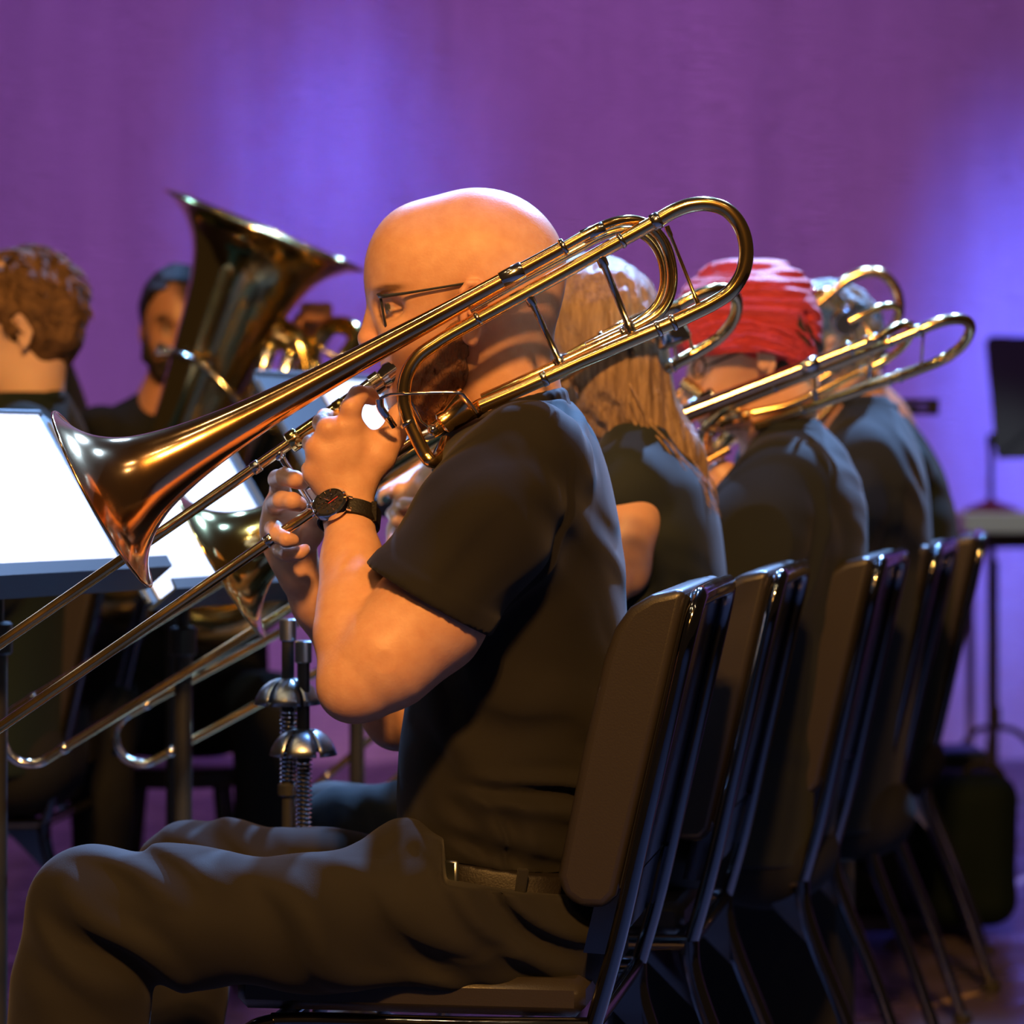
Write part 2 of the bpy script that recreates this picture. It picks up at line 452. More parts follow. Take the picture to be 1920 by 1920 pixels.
spot('front_lamp', (-1.1, -1.2, 3.4), (0, 4.2, 1.0), AMBER, 65, 30, .5, .28)  # extra wide lamp, added to broaden the highlight streaks on the brass tubes
COOL = (.86, 1, .97)
spot('stand_lamp', (.2, 1.9, 5.2), P(100, 960, 4.2), COOL, 440, 8.5, .25, .06)
spot('stand_lamp', (.5, 2.1, 5.2), P(430, 980, 4.75), COOL, 400, 8, .25, .06)
spot('stand_lamp', (.9, 2.8, 5.2), P(690, 860, 5.4), COOL, 200, 8, .3, .06)
spot('table_fill_spot', (1.3, 6.3, 5.2), P(1880, 990, 9.3), COOL, 260, 9, .6, .06)  # cool overhead spot added to brighten the pale table edge
def wash(px, col, e, w_, spread, z=5.7, y=8.6, tz=1.5):
    x = P(px, 0, BD).x; o = area('backdrop_wash', (x, y, z), (x, BD, tz), col, e*.27, w_, .35); o.data.spread = R(spread)
PUR = (.6, .185, 1)
wash(40, PUR, 60, 1.5, 75); wash(-900, PUR, 60, 1.5, 80); wash(1080, PUR, 30, .7, 60); wash(1420, (.62, .17, .72), 26, .8, 60); wash(2500, PUR, 40, 1.5, 70)
wash(760, PUR, 3, 1.2, 80)
area('backdrop_wash', (0, 9.7, .12), (0, BD, 1.3), (.9, .42, .9), 13, 7, .2)
CBLUE = (.09, .13, 1)
wash(640, CBLUE, 9, .8, 11, tz=2.0)
for tx, ty, e, a in ((520, 120, 62, 10), (740, 90, 70, 9), (760, 260, 56, 8), (560, 340, 58, 8), (630, 500, 84, 9), (660, 640, 90, 8)):
    spot('backdrop_lamp', (P(tx, ty, BD).x+.2, 8.2, 5.4), P(tx, ty, BD), CBLUE, e, a, .7, .06)
wash(1960, CBLUE, 26, .4, 13, tz=1.4)
for tx, ty, e, a in ((1940, 300, 95, 11), (1880, 620, 140, 12), (1850, 860, 110, 12), (1975, 1270, 420, 12)):
    spot('backdrop_lamp', (P(tx, ty, BD).x+.3, 8.3, 5.4), P(tx, ty, BD), CBLUE, e, a, .8, .06)
spot('floor_lamp', (1.9, 9.6, 5.0), (1.45, 7.6, 0), CBLUE, 900, 22, .9, .06)
spot('backdrop_lamp', (2.1, 9.2, 3.6), P(1940, 1270, BD), (.08, .5, 1), 130, 13, .9, .05)
w = bpy.data.worlds.new('hall'); bpy.context.scene.world = w; w.use_nodes = True
w.node_tree.nodes['Background'].inputs[0].default_value = (1, .6, .36, 1); w.node_tree.nodes['Background'].inputs[1].default_value = .022

# ---------------------------------------------------------------- camera and view
cd = bpy.data.cameras.new('camera'); cam = bpy.data.objects.new('camera', cd); C.objects.link(cam)
cam.location = (0, 0, ZC); cam.rotation_euler = (R(90), 0, 0)
cd.sensor_width = 36; cd.sensor_fit = 'HORIZONTAL'; cd.lens = F/1920*36; cd.shift_y = -(960-HY)/1920
cd.clip_start = .05; cd.clip_end = 60
cd.dof.use_dof = True; cd.dof.focus_distance = 3.6; cd.dof.aperture_fstop = 4.5
S_ = bpy.context.scene; S_.camera = cam
S_.view_settings.view_transform = 'Standard'; S_.view_settings.look = 'None'; S_.view_settings.exposure = 0; S_.view_settings.gamma = 1; S_.view_settings.use_curve_mapping = False
# ---------------------------------------------------------------- stacking chairs
CH_GROUP = 'padded stacking chairs'
def make_chair(label):
    t = thing('stacking_chair', label, 'chair', group=CH_GROUP)
    bx = -.2; lean = Vector((-.225, 0, .974)); nrm = Vector((.974, 0, .225)); B = Vector((bx, 0, .42)); Y = Vector((0, 1, 0))
    def s(a, tt, y): return B+lean*a+nrm*tt+Y*y
    # cushion of the back: side outline pushed across the width
    out = [(.15, .006), (.132, .016), (.126, .045), (.134, .066), (.155, .078), (.3, .082), (.41, .082), (.445, .078), (.474, .066), (.494, .045), (.506, .02), (.509, .006)]
    mb = MB(); mb.prism([s(a, q, -.222) for a, q in out], Y*.444)
    o = mb.build('backrest', M['vinyl'], t, local=True); bv = o.modifiers.new('bevel', 'BEVEL'); bv.width = .016; bv.segments = 4; bv.limit_method = 'ANGLE'
    mb = MB(); mb.prism([s(.16, .0, -.212), s(.5, .0, -.212), s(.505, .012, -.212), s(.155, .012, -.212)], Y*.424)
    mb.build('back_panel', M['chair_shell'], t, local=True, smooth=False)
    mb = MB(); pts = [s(-.02, 0, .222)]+[s(a, -.006, .222) for a in (.1, .25, .4, .46)]+[s(.495, -.006, .205), s(.502, -.006, .15), s(.502, -.006, -.15), s(.495, -.006, -.205)]+[s(a, -.006, -.222) for a in (.46, .4, .25, .1)]+[s(-.02, 0, -.222)]
    mb.tube(catmull(pts, 5), .0135, 12, flat=.75, up=(0, 1, 0))
    mb.build('back_frame', M['chair_metal'], t, local=True)
    mb = MB(); mb.prism([s(.155, .001, -.21), s(.08, .001, -.21), s(.075, .03, -.21), s(.15, .03, -.21)], Y*.42)
    mb.build('lower_rail', M['chair_metal'], t, local=True, smooth=False)
    mb = MB(); mb.box((.015, 0, .447), .205, .218, .022, bev=.012); mb.build('seat', M['vinyl'], t, local=True)
    mb = MB(); e = []
    for sy in (1, -1):
        mb.tube(catmull([(-.2, sy*.224, .418), (-.05, sy*.224, .415), (.12, sy*.224, .415), (.175, sy*.224, .413)], 4), .0105, 10)
    mb.tube([(.17, -.224, .413), (.17, .224, .413)], .0095, 10); mb.tube([(-.2, -.222, .418), (-.2, .222, .418)], .0095, 10)
    mb.build('seat_frame', M['chair_metal'], t, local=True)
    for sy in (1, -1):
        mb = MB(); mb.tube(catmull([s(-.0, 0, sy*.222), (-.203, sy*.222, .38), (-.222, sy*.222, .32), (-.27, sy*.224, .2), (-.335, sy*.226, .012)], 5), .0155, 12, flat=.75)
        mb.build('leg', M['chair_metal'], t, local=True)
        mb = MB(); mb.tube(catmull([(.17, sy*.224, .413), (.2, sy*.224, .402), (.216, sy*.225, .37), (.225, sy*.226, .25), (.25, sy*.228, .012)], 5), .0125, 12, flat=.8)
        mb.build('leg', M['chair_metal'], t, local=True)
        mb = MB(); mb.prism([(-.203, sy*.206, .41), (-.125, sy*.206, .404), (-.21, sy*.206, .32)], (0, sy*.008, 0)); mb.build('bracket', M['chair_metal'], t, local=True, smooth=False)
        mb = MB(); mb.cyl((-.337, sy*.226, .0), (-.333, sy*.226, .02), .018, 14); mb.build('foot_cap', M['rubber'], t, local=True)
        mb = MB(); mb.cyl((.25, sy*.228, .0), (.249, sy*.228, .02), .016, 14); mb.build('foot_cap', M['rubber'], t, local=True)
        mb = MB(); mb.box((-.15, sy*.2, .398), .025, .012, .006, bev=.002); mb.build('glide', M['chrome'], t, local=True)
    return t
def set_chair(t, px, py, d, yaw):
    """near top corner of the back at (px, py), d from the lens"""
    a = R(yaw); f = Vector((-math.cos(a), math.sin(a), 0)); row = Vector((math.sin(a), math.cos(a), 0))
    q = P(px, py, d)+row*.222+f*.313
    t.location = (q.x, q.y, 0); t.rotation_euler = (0, 0, math.pi-a)
ch = make_chair('nearest dark padded chair, holding the bald trombonist in brown-lit shirt')
set_chair(ch, 1296, 1122, 3.5, 9)
for px, py, d, a, lab in ((1452, 1082, 4.12, 10, 'dark padded chair behind the bald player, under the long-haired woman'),
                          (1642, 1050, 4.71, 12, 'dark padded chair under the player with bright red hair'),
                          (1750, 1032, 5.4, 12, 'dark padded chair under the grey-haired trombonist in blue-black shirt'),
                          (1838, 1012, 6.2, 7, 'farthest dark padded chair of the row, pale-lit top beside the blue glow')):
    c = copy_tree(ch); c['label'] = lab; set_chair(c, px, py, d, a)
c = copy_tree(ch); c['label'] = 'dark padded chair at far left behind the stands, bent chrome-edged legs showing'
set_chair(c, 200, 1100, 5.5, 5)

# ---------------------------------------------------------------- music stands and sheets
def sheet_mat():
    m = mat('sheet_paper', (.86, .88, .86), .7); nt = m.node_tree; n = nt.nodes; l = nt.links; b = n['Principled BSDF']
    tc = n.new('ShaderNodeTexCoord'); sp = n.new('ShaderNodeSeparateXYZ'); l.new(tc.outputs['Object'], sp.inputs[0])
    def mth(op, a, bb=None):
        q = n.new('ShaderNodeMath'); q.operation = op
        for i, v in enumerate((a, bb)):
            if v is None: continue
            if isinstance(v, (int, float)): q.inputs[i].default_value = v
            else: l.new(v, q.inputs[i])
        return q.outputs[0]
    s = mth('FRACT', mth('DIVIDE', sp.outputs[1], .028)); instaff = mth('LESS_THAN', s, .42)
    line = mth('LESS_THAN', mth('FRACT', mth('MULTIPLY', s, 12)), .22)
    ns = n.new('ShaderNodeTexNoise'); ns.inputs['Scale'].default_value = 260; l.new(tc.outputs['Object'], ns.inputs['Vector'])
    note = mth('GREATER_THAN', ns.outputs['Fac'], .62)
    k = mth('MULTIPLY', instaff, mth('MAXIMUM', mth('MULTIPLY', line, .5), mth('MULTIPLY', note, .8)))
    mg = mth('LESS_THAN', mth('ABSOLUTE', sp.outputs[0]), .095); k = mth('MULTIPLY', k, mg)
    mx = n.new('ShaderNodeMix'); mx.data_type = 'RGBA'; l.new(k, mx.inputs[0]); mx.inputs[6].default_value = (.86, .88, .86, 1); mx.inputs[7].default_value = (.12, .12, .13, 1)
    l.new(mx.outputs[2], b.inputs['Base Color']); return m
M['paper'] = sheet_mat()
def music_stand(corner, yaw, tilt, label, w=.5, h=.3, sheets=(), group='black music stands', lens=1.0):
    """corner: near bottom corner of the desk; its bottom edge runs away at yaw degrees from the picture plane"""
    a = R(yaw); tl = R(tilt); hx = Vector((math.cos(a), math.sin(a), 0)); nh = Vector((math.sin(a), -math.cos(a), 0))
    up = Vector((0, 0, math.cos(tl)))-nh*math.sin(tl); nr = up.cross(hx)*-1
    if nr.dot(nh) < 0: nr = -nr
    O = Vector(corner); mid = O+hx*w*.5+up*h*.5-nr*.02
    root = thing('music_stand', label, 'music stand', (mid.x, mid.y, 0), group)
    def q(u, v, n=0): return O+hx*u+up*v+nr*n
    mb = MB(); r = .02; oo = [q(r, 0), q(w-r, 0), q(w, r), q(w, h-r), q(w-r, h), q(r, h), q(0, h-r), q(0, r)]
    mb.prism(oo, -nr*.004); mb.build('desk', M['stand_desk'], root, smooth=False)
    mb = MB(); mb.tube([q(0.01, h-.02, -.002), q(.01, .01, -.002)], .006, 8); mb.tube([q(w-.01, h-.02, -.002), q(w-.01, .01, -.002)], .006, 8); mb.tube([q(.02, h-.004, -.002), q(w-.02, h-.004, -.002)], .006, 8)
    mb.build('rim', M['stand_desk'], root)
    mb = MB(); mb.prism([q(0, 0, -.004), q(0, -.004, .0), q(0, .0, .055), q(0, .018, .056), q(0, .018, .053), q(0, .003, .05), q(0, .003, 0)], hx*w); mb.build('shelf', M['stand_desk'], root, smooth=False)
    b = Vector((mid.x, mid.y, 0)); top = mid-nr*.01
    mb = MB(); mb.tube([b+Vector((0, 0, .08)), Vector((b.x, b.y, mid.z-.16))], .014, 14); mb.build('post', M['black_metal'], root)
    mb = MB(); mb.tube([Vector((b.x, b.y, mid.z-.2)), Vector((b.x, b.y, mid.z-.02)), top], .0095, 12); mb.build('inner_post', M['chrome'] if lens > 1 else M['black_metal'], root)
    mb = MB(); mb.box(mid-nr*.012, .05, .05, .007, Matrix((hx, up, nr)).transposed(), .003); mb.build('bracket', M['black_metal'], root)
    mb = MB(); mb.cyl(Vector((b.x, b.y, mid.z-.2)), Vector((b.x, b.y, mid.z-.155)), .021); mb.build('collar', M['black_metal'], root)
    for k in range(3):
        an = a+.5+k*2.094; dd = Vector((math.cos(an), math.sin(an), 0))
        mb = MB(); mb.tube(catmull([b+Vector((0, 0, .1)), b+dd*.08+Vector((0, 0, .075)), b+dd*.25+Vector((0, 0, .012))], 5), .009, 10); mb.build('leg', M['black_metal'], root)
    for (u, v, sw, sh, lab) in sheets:
        me = MB(); me.box((0, 0, 0), sw/2, sh/2, .0012)
        o = link_mesh('sheet_music', me.v, me.f, M['paper'], None, local=True, smooth=False)
        Mx = Matrix((hx, up, nr)).transposed().to_4x4(); Mx.translation = q(u+sw/2, v+sh/2, .0022); o.matrix_world = Mx
        tag(o, lab, 'sheet music', 'sheets on the music stands')
    return root
c1 = P(272, 1101, 4.35)-Vector((math.cos(R(64)), math.sin(R(64)), 0))*.43
music_stand(c1, 64, 33.7, 'black music stand cut by the left edge, in front of the others', w=.43, sheets=((.015, .006, .19, .285, 'white lit page at the left edge, nearer half of the spread'), (.207, .006, .19, .285, 'white lit page on the leftmost stand, ending left of the bell'),))
music_stand(P(282, 1141, 4.55), 64, 33.7, 'black music stand directly behind the nearest trombone bell', sheets=((.035, .006, .21, .285, 'white lit page behind the rim of the nearest trombone bell'), (.248, .006, .21, .285, 'white lit page behind the second trombone bell, right half of spread')))
music_stand(P(622, 969, 5.2), 62, 33.7, 'dark blue-lit music stand with raised desk behind the nearest trombone tube', sheets=((.2, .006, .2, .28, 'page seen between the bell tube and slide beside the playing hand'),))
music_stand(P(275, 1085, 5.1), 66, 30, 'black music stand whose post shows between the slides under the second bell', w=.46, h=.26)

# small trombone stands with sprung bell rests
def bell_stand(px, ytop, ydisc, d, lab):
    T = P(px, ytop, d); D = P(px, ydisc, d)
    root = thing('trombone_stand', lab, 'instrument stand', (T.x, T.y, 0), 'trombone stands')
    def z(v): return Vector((T.x, T.y, v))
    mb = MB(); mb.cyl(z(.12), z(T.z-.02), .0085); mb.build('pole', M['black_metal'], root)
    mb = MB(); mb.cyl(z(T.z-.03), z(T.z), .0115); mb.build('pole_cap', M['steel'], root)
    for k in range(6):                                     # petals of the bell rest
        mb = MB(); V = []; Fc = []; a0 = k*math.pi/3+.06; a1 = (k+1)*math.pi/3-.06
        for i in range(7):
            th = i/6*1.35; rr = .008+.036*math.sin(th)/math.sin(1.35); zz = D.z+.012-.034*(1-math.cos(th))/(1-math.cos(1.35))
            for j in range(6):
                a = a0+(a1-a0)*j/5; V.append((T.x+rr*math.cos(a), T.y+rr*math.sin(a), zz))
        for i in range(6):
            for j in range(5): Fc.append((i*6+j, i*6+j+1, (i+1)*6+j+1, (i+1)*6+j))
        mb.add(V, Fc); o = mb.build('rest_petal', M['steel'], root); so = o.modifiers.new('thick', 'SOLIDIFY'); so.thickness = .0015
    mb = MB(); n = 150; mb.tube([(T.x+.0105*math.cos(i*.7), T.y+.0105*math.sin(i*.7), D.z-.028-.10*i/n) for i in range(n)], .0016, 6); mb.build('spring', M['chrome'], root)
    mb = MB(); mb.cyl(z(D.z-.145), z(D.z-.128), .014); mb.build('collar', M['black_metal'], root)
    for k in range(3):
        a = k*2.094+.4; dd = Vector((math.cos(a), math.sin(a), 0))
        mb = MB(); mb.tube([z(.14), z(0.01)+dd*.14], .007, 8); mb.build('leg', M['black_metal'], root)
bell_stand(540, 1160, 1290, 4.13, 'dark sprung trombone stand, left of the pair behind the elbow')
bell_stand(569, 1201, 1385, 4.11, 'dark sprung trombone stand, right and lower of the pair behind the elbow')

# ---------------------------------------------------------------- trombones
BP, SP = 3.60, 3.72
TO = P(192, 936, BP)
def trombone(label, loc, tilt=0., roll=0., L=1.0, mouth=None, end=None, weight=False, fatt=True, main='brass', bellm='rose_brass'):
    W = lambda x, y, d=BP: P(x, y, d)-TO
    ax = (W(1055, 465)-W(192, 936)).normalized()
    rl = Matrix.Rotation(R(roll), 3, ax); rm = Matrix.Rotation(-R(tilt), 3, 'Y') @ rl
    root = thing('trombone', label, 'trombone', loc, 'trombones', rm.to_euler())
    m0 = W(690, 730, SP); dv = Vector((-.823, 0, -.569)); ml, qr = m0, None
    if mouth:
        d_ = loc[1]+.11; a_, b_ = P(*mouth, d_), P(*end, d_); L = (b_-a_).length
        ml = rm.transposed() @ (a_-Vector(loc)); qr = rl.transposed() @ dv.rotation_difference(rl @ rm.transposed() @ (b_-a_).normalized()).to_matrix()
    def SL(v): return v if qr is None else ml+qr @ (v-m0)
    def part(name, mb, mt, par=root): return mb.build(name, M[mt], par, local=True, sharp=50)
    k = 1/1604
    prof = [(0, 186), (3, 176), (9, 160), (18, 143), (30, 127), (46, 111), (70, 94), (100, 79), (135, 68), (180, 57), (230, 48), (290, 40), (360, 33), (440, 28), (530, 24), (640, 20.5), (760, 17.5), (880, 15.5), (983, 14)]
    t = np.linspace(0, 1, 90)**1.9*983; rr = np.interp(t, *zip(*prof)); K = np.hanning(7); K /= K.sum(); rs = np.convolve(np.pad(rr, 3, mode='edge'), K, 'valid'); rs[:4] = rr[:4]
    outer = [(a*k, b*k) for a, b in zip(t, rs)]
    mb = MB(); mb.lathe((0, 0, 0), ax, outer, 96); mb.lathe((0, 0, 0), ax, [(a+.0006, max(b-.0009, .002)) for a, b in outer][::-1], 96)
    bell = part('bell', mb, bellm)
    mb = MB(); n = Vector((0, 1, 0)); b = ax.cross(n); mb.tube([n*math.cos(i*math.pi/48)*186*k+b*math.sin(i*math.pi/48)*186*k for i in range(96)], .0019, 8, closed=True); part('bell_rim', mb, bellm, bell)
    # the tuning slide: tube beside the bell, bow at the back, leg underneath
    mb = MB(); p = [(838, 826), (826, 856), (811, 866), (797, 852), (780, 818), (762, 775), (757, 738), (764, 700), (785, 668), (818, 644), (860, 619), (1000, 542), (1165, 451), (1242, 408)]
    mb.tube(catmull([W(x, y, BP+(.05 if i == 0 else .03 if i == 1 else 0)) for i, (x, y) in enumerate(p)], 8), .0084, 16); part('neck_pipe', mb, main)
    mb = MB(); p = [(1235, 412), (1265, 395), (1298, 384), (1332, 383), (1364, 395), (1388, 424), (1399, 464), (1394, 507), (1372, 544), (1338, 568), (1300, 587), (1262, 605)]
    mb.tube(catmull([W(x, y) for x, y in p], 8), .0088, 16); part('tuning_slide', mb, main)
    mb = MB(); mb.tube([W(1270, 601), W(1090, 678), W(984, 726), W(900, 762)], .0084, 16); part('lower_branch', mb, main)
    if fatt:
        mb = MB(); p = [(1050, 468, 0), (1100, 440, 0), (1140, 421, .004), (1180, 413, .01), (1216, 423, .016), (1245, 455, .022), (1259, 500, .026), (1258, 545, .028), (1240, 583, .028), (1205, 608, .026), (1150, 634, .024), (1060, 677, .016), (985, 712, .012), (905, 748, .02)]
        mb.tube(catmull([W(x, y, BP+d) for x, y, d in p], 8), .0066, 14); part('attachment_tube', mb, main)
        mb = MB(); p = [(880, 580, .04), (985, 520, .045), (1085, 466, .05), (1120, 447, .052), (1160, 433, .055), (1196, 436, .058), (1224, 455, .06), (1242, 490, .06), (1245, 535, .06), (1231, 573, .058), (1202, 600, .055), (1160, 622, .05), (1100, 650, .045)]
        p = p[2:] if roll else p
        mb.tube(catmull([W(x, y, BP+d) for x, y, d in p], 8), .0058, 14); part('attachment_tube', mb, main)
    else:
        mb = MB(); mb.tube(catmull([W(x, y) for x, y in ((1040, 473), (1100, 441), (1170, 420), (1240, 409))], 8), [.0088, .0086], 16); part('bell_branch', mb, main)
    # rotor and its linkage
    va = (W(818, 803, BP+.03)-W(884, 752, BP+.03)).normalized()
    mb = MB(); mb.lathe(W(884, 752, BP+.03), va, [(0, .012), (.001, .021), (.006, .0215), (.008, .019), (.034, .0125), (.037, .014), (.043, .014), (.046, .009), (.06, .0085)], 32, True); part('rotor_valve', mb, main)
    mb = MB(); mb.tube(catmull([W(712, 748, BP-.004), W(730, 740, BP-.006), W(765, 738, BP-.01), W(854, 736, BP-.01), W(875, 748, BP-.008), W(895, 774, BP+.0)], 6), .0019, 8); lv = part('valve_lever', mb, 'chrome')
    mb = MB(); mb.tube(catmull([W(712, 748, BP), W(714, 765, BP+.005), W(728, 785, BP+.01), W(738, 800, BP+.02)], 5), .0026, 8, flat=1.8); part('trigger', mb, 'chrome', lv)
    mb = MB(); mb.tube([W(765, 742, BP+.005), W(790, 790, BP+.01), W(812, 806, BP+.02)], .0017, 8); mb.ball(W(812, 806, BP+.015), .007); part('linkage', mb, 'chrome', lv)
    mb = MB(); mb.tube([W(905, 760, BP+.02), W(850, 792, BP+.05), W(800, 811, SP)], .0095, 14); part('slide_receiver', mb, main)
    # hand slide
    lo0 = W(800, 811, SP); U1 = m0+dv*L; L1 = lo0+dv*((U1-lo0).dot(dv))
    mb = MB(); mb.tube([SL(m0+dv*.0), SL(W(556, 822, SP))], .0105, 16); part('slide_grip', mb, 'yellow_brass')
    hs = MB(); hs.tube([SL(W(560, 820, SP)), SL(U1)], .0066, 16); hs.tube([SL(lo0), SL(L1)], .0066, 16); hand = part('hand_slide', hs, main)
    mid = (U1+L1)/2; rad = (U1-L1).length/2; pv = (U1-L1).normalized()
    mb = MB(); mb.tube([SL(mid+pv*math.cos(i*math.pi/24)*rad+dv*math.sin(i*math.pi/24)*rad) for i in range(25)], .0068, 16); part('slide_bow', mb, 'nickel', hand)
    mb = MB(); mb.ball(SL(mid+dv*(rad+.006)), .007); part('bumper', mb, 'rubber', hand)
    mb = MB(); mb.tube([SL(W(522, 848, SP)), SL(W(588, 952, SP))], .0042, 12); mb.ball(SL(W(524, 852, SP)), .0075); mb.ball(SL(W(586, 949, SP)), .0075); part('slide_brace', mb, 'chrome', hand)
    mb = MB(); mb.tube([SL(W(650, 760, SP)), SL(W(716, 866, SP))], .0045, 12); part('slide_brace', mb, 'chrome')
    for q, r_ in ((W(552, 825, SP), .0132), (W(640, 765, SP), .0118)):
        mb = MB(); mb.cyl(SL(q-dv*.008), SL(q+dv*.008), r_, 20); part('ferrule', mb, 'yellow_brass')
    for q in (U1-dv*.03, L1-dv*.03, W(480, 876, SP), W(505, 1013, SP)):
        mb = MB(); mb.cyl(SL(q-dv*.006), SL(q+dv*.006), .0079, 16); part('ferrule', mb, 'nickel', hand)
    mb = MB(); mb.lathe(SL(W(752, 687, SP)), SL(W(690, 730, SP))-SL(W(752, 687, SP)), [(.016, .0002), (.010, .006), (.004, .011), (0, .013), (.0, .015), (.002, .016), (.006, .016), (.0075, .0145), (.018, .0148), (.0195, .0135), (.026, .0115), (.028, .0105), (.029, .0135), (.041, .0135), (.0425, .0108), (.056, .0106)], 28, True); part('mouthpiece', mb, 'nickel')
    # ferrules and braces
    def ring(x, y, x2, y2, r_, l=.012, d=BP, mt='nickel'):
        a = W(x, y, d); e = (W(x2, y2, d)-a).normalized(); mb = MB(); mb.cyl(a-e*l/2, a+e*l/2, r_, 20); part('ferrule', mb, mt)
    ring(1057, 464, 1100, 440, .0112, .006); ring(960, 516, 1000, 495, .0108, .03); ring(1230, 415, 1260, 399, .0104, .012); ring(1165, 451, 1200, 431, .0097, .006); ring(896, 598, 940, 573, .0093, .006)
    ring(1262, 605, 1300, 588, .0104, .006); ring(1234, 617, 1270, 601, .0097, .006); ring(1020, 710, 1060, 691, .0095, .008); ring(765, 793, 782, 818, .0096, .006)
    if fatt: ring(1112, 436, 1140, 424, .0085, .03, BP+.003); ring(1045, 684, 1080, 668, .0082, .008, BP+.015); ring(1170, 625, 1200, 612, .0082, .008, BP+.024)
    for (x, y, x2, y2, r_, d2) in ((1126, 482, 1184, 622, .0042, .012), (992, 556, 1054, 688, .004, .008), (1250, 424, 1310, 572, .0021, 0)):
        mb = MB(); A = W(x, y, BP); Bq = W(x2, y2, BP+d2); mb.tube([A, A+(Bq-A)*.12, A+(Bq-A)*.14, A+(Bq-A)*.86, A+(Bq-A)*.88, Bq], [r_*1.5, r_*1.5, r_, r_, r_*1.5, r_*1.5], 12); part('brace', mb, 'nickel' if r_ > .003 else main)
    if weight:
        cw = W(1243, 506, BP); an = Vector((.12, -.85, -.5)).normalized()
        mb = MB(); mb.lathe(cw-an*.012, an, [(0, .02), (.002, .0255), (.02, .0255), (.022, .024)], 32, True); wt = part('counterweight', mb, 'chrome')
        mb = MB(); mb.lathe(cw+an*.0095, an, [(0, .0235), (.0022, .0225)], 32, True); part('weight_pad', mb, 'stand_desk', wt)
        mb = MB(); mb.tube([cw, W(1275, 600, BP)], .003, 8); mb.tube([cw, W(1200, 432, BP)], .003, 8); part('weight_arm', mb, 'nickel', wt)
    return root
trombone('large brass trombone in front of the bald man, nearest of all', TO, L=1.0)
trombone('trombone with round counterweight, played by the long-haired woman behind', P(415, 1058, 4.27), tilt=2, roll=54, mouth=(1000, 729), end=(30, 1330), weight=True, fatt=False, bellm='yellow_brass')
trombone('trombone held at the shoulder of the red-haired player', P(896, 931, 4.72), tilt=-7, roll=60, mouth=(1290, 770), end=(243, 1338))
trombone('trombone with black weight in its bow behind the grey-haired head', P(944, 1007, 5.38), tilt=10, mouth=(1500, 700), end=(590, 1475), weight=True)

